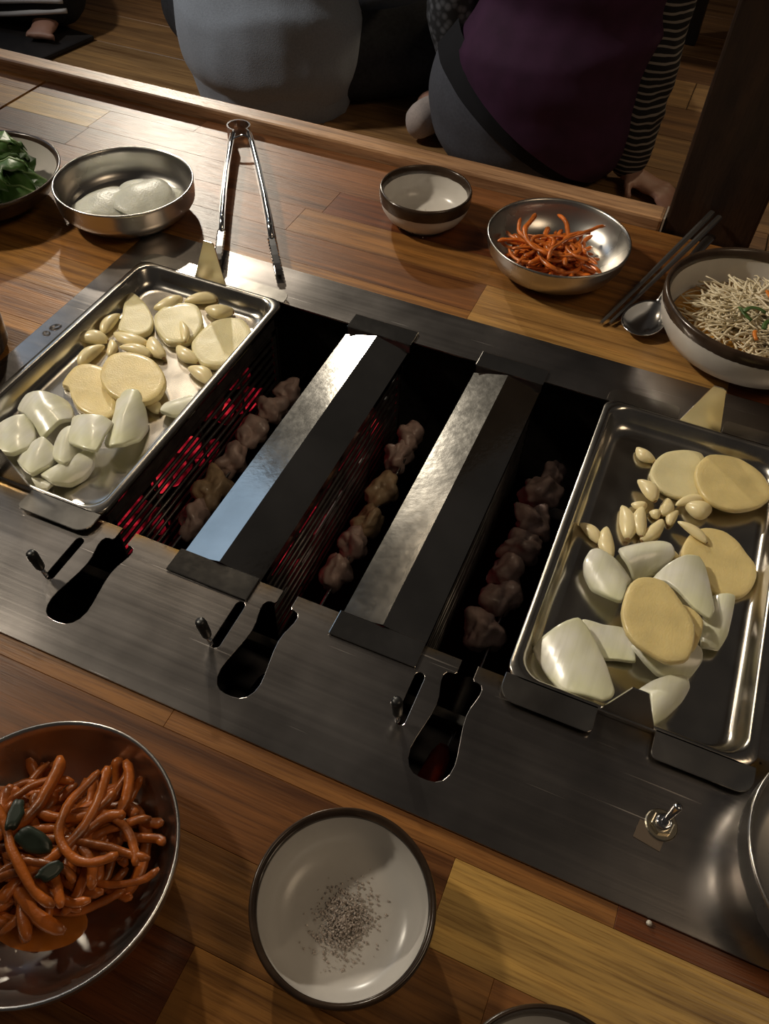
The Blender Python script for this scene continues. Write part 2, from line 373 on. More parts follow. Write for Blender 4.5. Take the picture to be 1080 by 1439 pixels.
def ember(name, strength):
    m, nt, b = new_mat(name); tc = N(nt, 'ShaderNodeTexCoord'); oi = N(nt, 'ShaderNodeObjectInfo')
    ad = N(nt, 'ShaderNodeVectorMath', operation='ADD'); nt.links.new(tc.outputs['Object'], ad.inputs[0]); nt.links.new(oi.outputs['Random'], ad.inputs[1])
    n1 = N(nt, 'ShaderNodeTexNoise'); n1.inputs['Scale'].default_value = 48; n1.inputs['Detail'].default_value = 4; nt.links.new(ad.outputs[0], n1.inputs['Vector'])
    b.inputs['Base Color'].default_value = (0.03, 0.02, 0.02, 1); b.inputs['Roughness'].default_value = 0.9
    nt.links.new(ramp(nt, n1.outputs['Fac'], [(0.44, (0.012, 0.0, 0.0006)), (0.56, (0.22, 0.004, 0.012)), (0.66, (0.9, 0.03, 0.05)), (0.78, (1.0, 0.10, 0.06))]), b.inputs['Emission Color'])
    b.inputs['Emission Strength'].default_value = strength; return m
M['ember'] = ember('glowing_charcoal', 0.7)
M['water'] = simple('water', (0.9, 0.9, 0.9), 0.03, 0); M['water'].node_tree.nodes['Principled BSDF'].inputs['Transmission Weight'].default_value = 1.0
# ------------------------------------------------------------------ setting
FZ = -0.34
def floor_setting():
    fl = box('floor', (-4.2, 2.2, -1.6, 5.0, FZ - 0.06, FZ - 0.004), M['core'])
    tag(fl, 'brown wooden boarded floor of the dining room', kind='structure')
    rnd = random.Random(3)
    tones = [(0.24, 0.125, 0.050), (0.30, 0.165, 0.068), (0.20, 0.10, 0.042), (0.27, 0.14, 0.058), (0.34, 0.20, 0.085)]
    y = 0.60; W = 0.15
    while y < 4.0:
        x = -3.4 + rnd.uniform(-0.6, 0)
        while x < 1.4:
            L = rnd.choice([0.9, 1.2, 1.5])
            box('plank', (x + 0.001, x + L - 0.001, y + 0.001, y + W - 0.001, FZ - 0.02, FZ), M['floor_wood'], fl, bevel=0.0012, seg=1, col=rnd.choice(tones))
            x += L
        y += W
    wb = box('wall_back', (-4.2, 2.2, 5.0, 5.1, FZ, 2.2), M['post']); tag(wb, 'dark wall at the far end of the room', kind='structure')
    p = box('pillar', (-0.0165, 0.0695, 0.8035, 0.90, FZ, 1.9), M['post'], bevel=0.003)
    tag(p, 'dark brown wooden post rising at the far edge of the table', kind='structure')
floor_setting()

LIGHT = (0.390, 0.210, 0.059); TAN = (0.257, 0.115, 0.031); BRN = (0.183, 0.071, 0.020); RED = (0.148, 0.043, 0.011); DRK = (0.113, 0.041, 0.012); GOLD = (0.296, 0.133, 0.032); PINK = (0.226, 0.095, 0.038)
TONES = [TAN, BRN, RED, BRN, GOLD, BRN, TAN, DRK, PINK]
PX0, PX1, PY0, PY1 = -0.4765, 0.1745, 0.1497, 0.574          # the steel plate
def plank(t, x0, x1, y0, y1, col):
    g = 0.00006
    box('plank', (x0 + g, x1 - g, y0 + g, y1 - g, -0.012, 0.0), M['wood'], t, bevel=0.00022, seg=1, col=col)
def table_top():
    t = empty('dining_table', (0, 0, 0))
    tag(t, 'butcher block table of brown and yellow planks holding the steel grill', 'table')
    rnd = random.Random(21)
    known = {                                                   # row -> planks whose ends show
        -4: [(-0.36, -0.02, BRN), (-0.02, 0.30, TAN)],
        -3: [(-0.34, -0.1042, RED), (-0.1042, 0.03, GOLD), (0.03, 0.30, BRN)],
        -2: [(-0.30, 0.035, TAN), (0.035, 0.32, (0.211, 0.087, 0.025))],
        -1: [(-0.36, -0.0012, BRN), (-0.0012, 0.36, (0.45, 0.275, 0.080))],
        10: [(-0.72, -0.47, (0.34, 0.165, 0.042)), (-0.47, -0.149, BRN), (-0.149, 0.0800, (0.359, 0.196, 0.065)), (0.0800, 0.34, RED)],
        11: [(-0.62, -0.3606, PINK), (-0.3606, 0.055, TAN), (0.055, 0.30, BRN)],
        12: [(-0.66, -0.342, BRN), (-0.342, -0.06, RED), (-0.06, 0.06, TAN), (0.06, 0.4, BRN)],
        13: [(-0.777, -0.663, (0.52, 0.33, 0.085)), (-0.663, -0.23, PINK), (-0.23, 0.02, BRN), (0.02, 0.4, TAN)],
        14: [(-0.777, -0.55, BRN), (-0.55, -0.15, PINK), (-0.15, 0.2, (0.234, 0.105, 0.031))],
    }
    XA, XB = -0.7765, 0.62
    def fill(xa, xb, y0, y1, segs):
        x = xa
        segs = sorted(s for s in segs if s[1] > xa and s[0] < xb)
        def rand_to(x, xe):
            while x < xe - 0.001:
                L = min(rnd.uniform(0.16, 0.40), xe - x)
                if xe - x - L < 0.06: L = xe - x
                plank(t, x, x + L, y0, y1, rnd.choice(TONES)); x += L
        for s0, s1, c in segs:
            s0, s1 = max(s0, xa), min(s1, xb)
            if s0 - x > 0.002: rand_to(x, s0)
            plank(t, s0, s1, y0, y1, c); x = s1
        rand_to(x, xb)
    for k in range(-7, 15):
        y0 = 0.138 + 0.045 * k; y1 = min(y0 + 0.045, 0.7995); seg = known.get(k, [])
        if y1 <= PY0 or y0 >= PY1: fill(XA, XB, y0, y1, seg)
        else:
            fill(XA, PX0, y0, y1, [(-0.74 + 0.03 * (k % 3), PX0, (0.36, 0.175, 0.045) if k % 2 else (0.30, 0.135, 0.034))] if k >= 3 else []); fill(PX1, XB, y0, y1, [])
            if y0 < PY0: fill(PX0, PX1, y0, PY0, [(PX0, -0.181, TAN), (-0.181, 0.0835, (0.281, 0.122, 0.034)), (0.0835, PX1, RED)])
            if y1 > PY1: fill(PX0, PX1, PY1, y1, [(PX0, -0.149, GOLD), (-0.149, 0.08, (0.390, 0.220, 0.071)), (0.08, PX1, RED)])
    m = MB()
    for b in ((XA, XB, -0.177, 0.158, -0.034, -0.0125), (XA, XB, 0.535, 0.7995, -0.034, -0.0125), (XA, -0.455, 0.158, 0.535, -0.034, -0.0125), (0.15, XB, 0.158, 0.535, -0.034, -0.0125)):
        m.add(*box_vf(*b))
    m.build('core', M['core'], t)
    for x in (-0.70, 0.56):
        for y in (-0.12, 0.72):
            box('leg', (x - 0.03, x + 0.03, y - 0.03, y + 0.03, FZ, -0.034), M['post'], t, bevel=0.003)
    # neighbouring table beyond the seam
    t2 = empty('dining_table', (0, 0, 0))
    tag(t2, 'neighbouring plank table past the dark seam at the upper left corner', 'table')
    for k in range(2, 15):
        y0 = 0.138 + 0.045 * k; y1 = min(y0 + 0.045, 0.7995); x = -1.75
        while x < -0.7815:
            L = rnd.uniform(0.2, 0.4)
            if -0.7805 - x - L < 0.1: L = -0.7805 - x
            plank(t2, x, x + L, y0, y1, LIGHT if (k == 13 and x + L > -0.8) else rnd.choice(TONES)); x += L
    box('core', (-1.75, -0.7805, 0.228, 0.7995, -0.034, -0.0125), M['core'], t2)
    for x in (-1.70, -0.86): box('leg', (x - 0.03, x + 0.03, 0.69, 0.75, FZ, -0.034), M['post'], t2, bevel=0.003)
    r = box('trim_1', (-1.75, -0.0185, 0.8002, 0.8275, -0.034, 0.0135), M['wood'], bevel=0.0035, col=(0.50, 0.30, 0.175))
    tag(r, 'raised pale wooden edge strip along the far side of the table', kind='structure')
    e = box('trim_2', (-0.0185, -0.0168, 0.8002, 0.8275, -0.034, 0.0136), simple('pale_end', (0.42, 0.36, 0.30), 0.5))
    tag(e, 'pale end cap of the edge strip beside the dark post', kind='structure')
table_top()

# ------------------------------------------------------------------ the skewer grill
KX = (-0.280, -0.156, -0.032)                                    # skewer notches
OX0, OX1, OY0, OY1 = -0.4450, 0.1330, 0.2495, 0.5230             # fire opening
def grill():
    t = empty('skewer_grill', (0, 0, 0))
    tag(t, 'built-in stainless steel skewer grill with three keyholes, levers and glowing pits', 'grill')
    right = [(0.0052, 0.2500), (0.0052, 0.2400), (0.0062, 0.2385), (0.0085, 0.2385), (0.0110, 0.2376), (0.0123, 0.2350), (0.0122, 0.2310), (0.0112, 0.2265), (0.0098, 0.2210), (0.0092, 0.2150), (0.0098, 0.2075), (0.0112, 0.1990), (0.0127, 0.1905), (0.0133, 0.1840), (0.0124, 0.1780), (0.0100, 0.1735), (0.0065, 0.1710), (0.0022, 0.1702)]
    out = [(OX0, OY0)]
    for kx in KX:
        out += [(kx - x, y) for x, y in right] + [(kx + x, y) for x, y in reversed(right)]
    out = [(x, OY0 if abs(y - 0.25) < 1e-6 else y) for x, y in out]
    out += [(OX1, OY0), (OX1, OY1), (OX0, OY1)]
    holes = [out]
    for kx in KX:
        sx = kx - 0.0252; r = 0.0031; h = []
        for i in range(9): a = PI * i / 8; h.append((sx + r * math.cos(a), 0.2278 + r * math.sin(a)))
        for i in range(9): a = PI + PI * i / 8; h.append((sx + r * math.cos(a), 0.1972 + r * math.sin(a)))
        holes.append(h)
    rc = 0.004; outer = []
    for cx, cy, a0 in ((PX1 - rc, PY1 - rc, 0), (PX0 + rc, PY1 - rc, 90), (PX0 + rc, PY0 + rc, 180), (PX1 - rc, PY0 + rc, 270)):
        for i in range(5): a = math.radians(a0 + 90 * i / 4); outer.append((cx + rc * math.cos(a), cy + rc * math.sin(a)))
    fill2d('top_plate', outer, holes, 0.0016, M['plate'], t, 0.0008, bevel=0.0003)
    # firebox: walls, floor and dividers
    m = MB()
    m.add(*box_vf(-0.452, 0.147, 0.240, 0.530, -0.150, -0.146))
    for b in ((-0.452, -0.447, 0.240, 0.530), (0.140, 0.147, 0.240, 0.530), (-0.452, 0.147, 0.526, 0.530)):
        m.add(*box_vf(*b, -0.146, -0.002))
    m.build('firebox', M['recess_dark'], t)
    m = MB()                                                     # wall below the keyholes with drive rail
    m.add(*box_vf(-0.33, 0.02, 0.160, 0.164, -0.10, -0.002)); m.add(*box_vf(-0.33, 0.02, 0.160, 0.2485, -0.104, -0.10))
    m.build('handle_tray', M['recess_dark'], t)
    m = MB()
    m.add(*box_vf(-0.33, 0.02, 0.222, 0.229, -0.034, -0.027)); m.build('drive_rail', M['black_iron'], t, bevel=0.001)
    # grates of the three fire channels: frame, bars and struts
    for gx in (-0.3045, -0.1825, -0.0652):
        y0, y1, z0, z1 = 0.256, 0.503, -0.104, -0.014
        m = MB()
        m.add(*box_vf(gx - 0.0007, gx + 0.0007, y0, y1, z1 - 0.004, z1)); m.add(*box_vf(gx - 0.0007, gx + 0.0007, y0, y1, z0, z0 + 0.006))
        for y in (y0, y1 - 0.006): m.add(*box_vf(gx - 0.0007, gx + 0.0007, y, y + 0.006, z0, z1))
        for y in (0.31, 0.375, 0.44): m.add(*box_vf(gx - 0.0020, gx - 0.0008, y, y + 0.003, z0, z1))
        g = m.build('grate', M['grate'], t)
        for i in range(9):
            z = z1 - 0.0105 - i * 0.0092
            mb = MB().add(*tube_vf([(gx, y0 + 0.003, z), (gx + random.uniform(-.0006, .0006), 0.34, z + random.uniform(-.0009, .0009)), (gx, 0.42, z + random.uniform(-.0009, .0009)), (gx, y1 - 0.003, z)], 0.0017, 6))
            mb.build('bar', M['grate'], g, smooth=True)
        box('front_glow_stop', (gx - 0.056, gx + 0.0110, 0.2512, 0.2520, -0.146, -0.0095), M['recess_dark'], t)  # plate added to keep ember glow out of the keyholes
        box('back_glow_stop', (gx - 0.056, gx + 0.0012, 0.5040, 0.5062, -0.146, -0.0125), M['recess_dark'], t)  # plate added to stop ember glow leaking past the far end
        box('channel_wall', (gx - 0.056, gx - 0.054, 0.256, 0.503, -0.146, -0.012), M['recess_dark'], t)
    # dim metal guards over the top of each grate, under the covers
    for gx in (-0.3046, -0.1827, -0.0654):
        box('guard', (gx - 0.0006, gx + 0.0004, 0.2560, 0.503, -0.0125, -0.003), M['grate'], t)
    # levers
    for i, kx in enumerate(KX):
        sx = kx - 0.0252; bx, by = sx, 0.1962
        tx = bx - (0.0045, 0.0058, 0.0030)[i]; ty = by - (0.0015, 0.001, 0.0005)[i]
        a = Vector((bx, by, -0.012)); b = Vector((tx, ty, 0.0265)); q = a.lerp(b, 0.58)
        lv = MB().add(*tube_vf([a, a.lerp(b, .3), a.lerp(b, 0.62)], 0.0015, 10)).build('lever', M['chrome'], t, smooth=True)
        MB().add(*tube_vf([q, a.lerp(b, 0.62), a.lerp(b, 0.70), a.lerp(b, 0.93), b, a.lerp(b, 1.02)], [0.0022, 0.0030, 0.0033, 0.0036, 0.0031, 0.0015], 14)).build('lever_tip', M['rubber'], lv, smooth=True)
    # toggle switch
    hx, hy = 0.0955, 0.1985
    nut = []
    tg = MB().add(*lathe_vf([(0.0, 0.0017), (0.0086, 0.0017), (0.0088, 0.0024), (0.0082, 0.0029), (0.0, 0.0029)], 32, (hx, hy, 0))).build('toggle_switch', M['brass'], t, smooth=False)
    n = 6; v = [(hx + 0.0064 * math.cos(2 * PI * k / n + .3), hy + 0.0064 * math.sin(2 * PI * k / n + .3), z) for z in (0.0029, 0.0056) for k in range(n)]
    f = [tuple(range(n, 2 * n))] + [(k, (k + 1) % n, n + (k + 1) % n, n + k) for k in range(n)]
    MB().add(v, f).build('hex_nut', M['brass'], tg, bevel=0.0005)
    MB().add(*lathe_vf([(0.0042, 0.0056), (0.0042, 0.0078), (0.0036, 0.0084), (0.0024, 0.0084), (0.0, 0.0070)], 24, (hx, hy, 0))).build('threaded_collar', M['chrome'], tg, smooth=True)
    MB().add(*tube_vf([(hx, hy, 0.006), (hx + .0008, hy + .0015, 0.010), (hx + .0026, hy + .0050, 0.0195), (hx + .0028, hy + .0054, 0.0206), (hx + .00285, hy + .0055, 0.0210)], [0.0014, 0.0016, 0.0024, 0.0022, 0.0010], 16)).build('switch_lever', M['chrome'], tg, smooth=True)
    v, f = box_vf(-0.0085, 0.0065, -0.0055, 0.0055, 0.0017, 0.0020)
    o = MB().add(v, f).build('tape_scrap', simple('old_tape', (0.12, 0.09, 0.065), 0.35), tg); o.location = (0.0918, 0.1905, 0); o.rotation_euler = (0, 0, -0.15)
    return t
GR = grill()

def charcoal():
    rnd = random.Random(5)
    base = None
    chan = [('left', -0.304, 11), ('middle', -0.1805, 11), ('right', -0.063, 9)]
    where = {'left': 'under the left tray edge', 'middle': 'under the bright steel cover', 'right': 'under the darker steel cover'}
    for nm, gx, n in chan:
        for i in range(n):
            bm = bmesh.new(); bmesh.ops.create_icosphere(bm, subdivisions=2, radius=1)
            s = Vector((rnd.uniform(.009, .014), rnd.uniform(.010, .016), rnd.uniform(.010, .017))); off = Vector([rnd.uniform(0, 50)] * 3)
            for v in bm.verts:
                d = 1 + 0.5 * noise.noise(v.co * 1.3 + off); v.co = Vector((v.co.x * s.x * d, v.co.y * s.y * d, v.co.z * s.z * d))
            me = bpy.data.meshes.new('charcoal'); bm.to_mesh(me); bm.free(); me.materials.append(M['ember'])
            o = bpy.data.objects.new('charcoal', me); C.objects.link(o)
            y = 0.272 + (0.49 - 0.272) * (i + .5) / n
            o.location = (gx - 0.021 + rnd.uniform(-.003, .002), y, (-0.052 if i % 2 else -0.085) + rnd.uniform(-.012, .016))
            o.rotation_euler = (rnd.uniform(0, 6), 0, rnd.uniform(0, 6))
            tag(o, 'glowing red charcoal lump behind the grate ' + where[nm], 'charcoal', 'charcoal in the %s fire channel' % nm)
charcoal()

def cover(x0, x1, label):
    t = empty('heat_cover', ((x0 + x1) / 2, 0.384, 0.002)); tag(t, label, 'cover', None)
    xc = (x0 + x1) / 2; th = 0.0009; zb, zr = -0.0025, 0.0055
    def W(v): return [(a - t.location.x, b - t.location.y, c - t.location.z) for a, b, c in v]
    y0, y1 = 0.2503, 0.5125
    v = [(x0, y0, zb), (xc, y0, zr), (x1, y0, zb), (x0, y0, zb - th), (xc, y0, zr - th), (x1, y0, zb - th)]
    v += [(a, y1, c) for a, b, c in v]
    f = [(0, 1, 7, 6), (1, 2, 8, 7), (3, 9, 10, 4), (4, 10, 11, 5), (0, 6, 9, 3), (2, 5, 11, 8), (0, 3, 4, 1), (1, 4, 5, 2), (6, 7, 10, 9), (7, 8, 11, 10)]
    # side skirts
    v2, f2 = box_vf(x0, x0 + th, y0, y1, zb - 0.006, zb - th * .5); v3, f3 = box_vf(x1 - th, x1, y0, y1, zb - 0.006, zb - th * .5)
    MB().add(W(v), f).add(W(v2), f2).add(W(v3), f3).build('ridged_roof', M['cover'], t)
    for ya, yb in ((0.2318, 0.2505), (0.5165, 0.5358)):
        m = MB(); m.add(W(box_vf(x0 - .0008, x1 + .0008, ya, yb, 0.0022, 0.0034)[0]), box_vf(0, 1, 0, 1, 0, 1)[1])
        m.build('flange', M['cover'], t, bevel=0.0005)
        yy = yb - 0.0004 if ya < 0.3 else ya
        m = MB(); m.add(W(box_vf(x0, x1, yy, yy + 0.0008, -0.006, 0.0024)[0]), box_vf(0, 1, 0, 1, 0, 1)[1]); m.build('flange_lip', M['grate'], t)
    m = MB(); m.add(W(box_vf(x0 + .004, x1 - .004, 0.5120, 0.5172, -0.0060, -0.0050)[0]), box_vf(0, 1, 0, 1, 0, 1)[1]); m.build('bridge_strip', M['grate'], t)
cover(-0.2385, -0.1800, 'bright ridged steel cover beside the left tray')
cover(-0.1198, -0.0625, 'duller ridged steel cover beside the right tray')

def tray(xl, label):
    W_, y0, y1 = 0.1490, 0.2505, 0.5190; zr, zf = 0.006, -0.010
    xc, yc = xl + W_ / 2, (y0 + y1) / 2
    t = empty('grill_tray', (xc, yc, 0.0018)); tag(t, label, 'tray')
    def rr(hx, hy, r, z, n=7):
        p = []
        for sx, sy, a0 in ((1, 1, 0), (-1, 1, 90), (-1, -1, 180), (1, -1, 270)):
            for i in range(n):
                a = math.radians(a0 + 90 * i / (n - 1)); p.append((sx * (hx - r) + r * math.cos(a), sy * (hy - r) + r * math.sin(a), z - 0.0018))
        return p
    hx, hy = W_ / 2, (y1 - y0) / 2
    rings = [rr(hx, hy + .0015, .010, zr - .0042), rr(hx, hy + .0015, .010, zr - .0006), rr(hx - .0006, hy + .001, .010, zr), rr(hx - .005, hy - .001, .014, zr), rr(hx - .0062, hy - .0022, .0145, zr - .0004), rr(hx - .0075, hy - .0035, .0150, zr - .002),
             rr(hx - .0095, hy - .0065, .0160, zf + .0055), rr(hx - .0115, hy - .0085, .0165, zf + .002), rr(hx - .0145, hy - .0115, .0165, zf + .0003), rr(hx - .019, hy - .016, .0165, zf),
             rr(hx - .019, hy - .016, .0165, zf - .0010), rr(hx - .0095, hy - .0075, .0165, zf - .0010), rr(hx - .0065, hy - .0035, .016, zr - .004), rr(hx - .004, hy, .012, zr - .0042)]
    v = [p for r in rings for p in r]; n = len(rings[0]); f = []
    for i in range(len(rings) - 1):
        if i == 9: continue
        for k in range(n):
            k2 = (k + 1) % n; f.append((i * n + k, i * n + k2, (i + 1) * n + k2, (i + 1) * n + k))
    f.append(tuple(9 * n + k for k in range(n))); f.append(tuple(10 * n + k for k in reversed(range(n))))
    mesh_obj('pan', v, f, M['tray'], t, smooth=True)
    zz = zr - 0.0018
    for sy in (-1, 1):
        for sx in (-1, 1):                                        # two rounded flanges at each end
            a, b = sx * 0.0170, sx * (hx - .0003); ye, yo = sy * (hy - .0002), sy * (hy + (0.0180 if sy < 0 else 0.0162)); r = 0.010
            pts = [(a, ye), (a, yo - sy * 0.004)]
            for i in range(4): q = math.radians(90 * i / 3); pts.append((a + sx * 0.004 * (1 - math.cos(q)), yo - sy * 0.004 * (1 - math.sin(q))))
            for i in range(6): q = math.radians(90 * i / 5); pts.append((b - sx * r * (1 - math.sin(q)), yo - sy * r * (1 - math.cos(q))))
            pts.append((b, ye)); k = len(pts)
            vv = [(x, y, zz) for x, y in pts] + [(x, y, zz - .0011) for x, y in pts]
            ff = [tuple(range(k)), tuple(range(2 * k - 1, k - 1, -1))] + [(i, (i + 1) % k, k + (i + 1) % k, k + i) for i in range(k)]
            MB().add(vv, ff).build('flange', M['tray'], t, bevel=0.0003, seg=1)
        # upturned tab
        ye = sy * (hy - .0004); w0, w1 = 0.0160, 0.0048; h = 0.0385; ln = 0.003 * sy; dx = 0.002 * sy + (0.004 if sy < 0 and xl < -0.2 else 0)
        pts = [(-w0, 0.0), (w0, 0.0), (w1 + dx, h - .001), (w1 + dx - .002, h), (-w1 + dx, h)]
        k = len(pts)
        vv = [(x, ye + ln * z / h, zz + z) for x, z in pts] + [(x, ye + sy * .0011 + ln * z / h, zz + z) for x, z in pts]
        ff = [tuple(range(k)), tuple(range(2 * k - 1, k - 1, -1))] + [(i, (i + 1) % k, k + (i + 1) % k, k + i) for i in range(k)]
        MB().add(vv, ff).build('tab', M['tray'], t)
tray(-0.4515, 'steel grill tray on the left holding garlic, potato and small onion pieces')
tray(-0.0100, 'steel grill tray on the right holding potato and large onion pieces')

# ------------------------------------------------------------------ skewers
def skewer(kx, label, pieces, fat, handle):
    z = -0.055; t = empty('meat_skewer', (kx, 0.35, z)); tag(t, label, 'skewer')
    def L(p): return (p[0] - kx, p[1] - 0.35, p[2] - z)
    dx = 0.003
    MB().add(*tube_vf([L((kx + dx * .2, 0.178, z + 0.004)), L((kx + dx, 0.26, z + .001)), L((kx + dx, 0.40, z)), L((kx + dx * .9, 0.506, z)), L((kx + dx * .9, 0.512, z))], [0.0013, 0.0013, 0.0013, 0.0013, 0.0004], 8)).build('rod', M['cutlery'], t, smooth=True)
    MB().add(*tube_vf([L((kx, 0.224, z + .012)), L((kx, 0.226, z + .012)), L((kx, 0.262, z + .012)), L((kx, 0.264, z + .012))], [0.002, 0.0046, 0.0046, 0.002], 12)).build('gear_sleeve', M['black_iron'], t, smooth=True)
    MB().add(*tube_vf([L((kx, 0.212, z + .012)), L((kx, 0.206, z + .012)), L((kx - .001, 0.190, z + .010)), L((kx - .001, 0.172, z + .009)), L((kx - .001, 0.168, z + .009))], [0.0035, 0.0062, 0.0078, 0.0080, 0.005], 14)).build('handle', M['handle_wood'] if handle else M['recess_dark'], t, smooth=True)
    rnd = random.Random(int(-kx * 1000))
    for i, (px, py, sx, sy, sz) in enumerate(pieces):
        bm = bmesh.new(); bmesh.ops.create_icosphere(bm, subdivisions=4, radius=1); off = Vector((rnd.uniform(0, 90), rnd.uniform(0, 90), rnd.uniform(0, 90)))
        for v in bm.verts:
            d = 1 + 0.55 * noise.noise(v.co * 1.1 + off) + 0.22 * noise.noise(v.co * 2.6 + off)
            c = v.co * d
            fold = 0.16 * math.sin(4.5 * (v.co.y + 0.5 * v.co.x) + off.x) * (1 - abs(v.co.y) * .4); c += v.co * fold
            v.co = Vector((c.x * sx, c.y * sy, c.z * sz))
        me = bpy.data.meshes.new('meat_piece'); bm.to_mesh(me); bm.free(); me.materials.append(M['meat_fat'] if i in fat else M['meat'])
        me.polygons.foreach_set('use_smooth', [True] * len(me.polygons))
        o = bpy.data.objects.new('meat_piece', me); C.objects.link(o); o.parent = t
        o.location = L((px, py, z + 0.001)); o.rotation_euler = (0, 0, rnd.uniform(-.35, .35))
skewer(-0.280, 'skewer of dark browning meat in the pit beside the left tray',
       [(-.276, .311, .0095, .016, .012), (-.279, .345, .012, .017, .013), (-.281, .378, .011, .016, .012), (-.284, .414, .012, .017, .012), (-.281, .447, .012, .015, .012), (-.277, .472, .011, .014, .012)], (1,), False)
skewer(-0.154, 'skewer of pale meat in the pit between the two ridged covers',
       [(-.1545, .3125, .0098, .0150, .012), (-.1530, .3400, .0105, .0125, .012), (-.1512, .3660, .0100, .0150, .012), (-.1528, .4030, .0108, .0155, .012), (-.1570, .4420, .0110, .0150, .012), (-.1560, .4650, .0100, .0130, .012)], (2, 3), False)
skewer(-0.031, 'skewer of pinkish meat with red handle beside the right tray',
       [(-.0345, .3100, .0150, .0150, .013), (-.0330, .3400, .0125, .0125, .012), (-.0360, .3640, .0130, .0130, .012), (-.0320, .3940, .0155, .0125, .012), (-.0320, .4210, .0145, .0135, .012), (-.0350, .4560, .0160, .0150, .012), (-.0305, .4760, .0100, .0130, .011)], (), True)
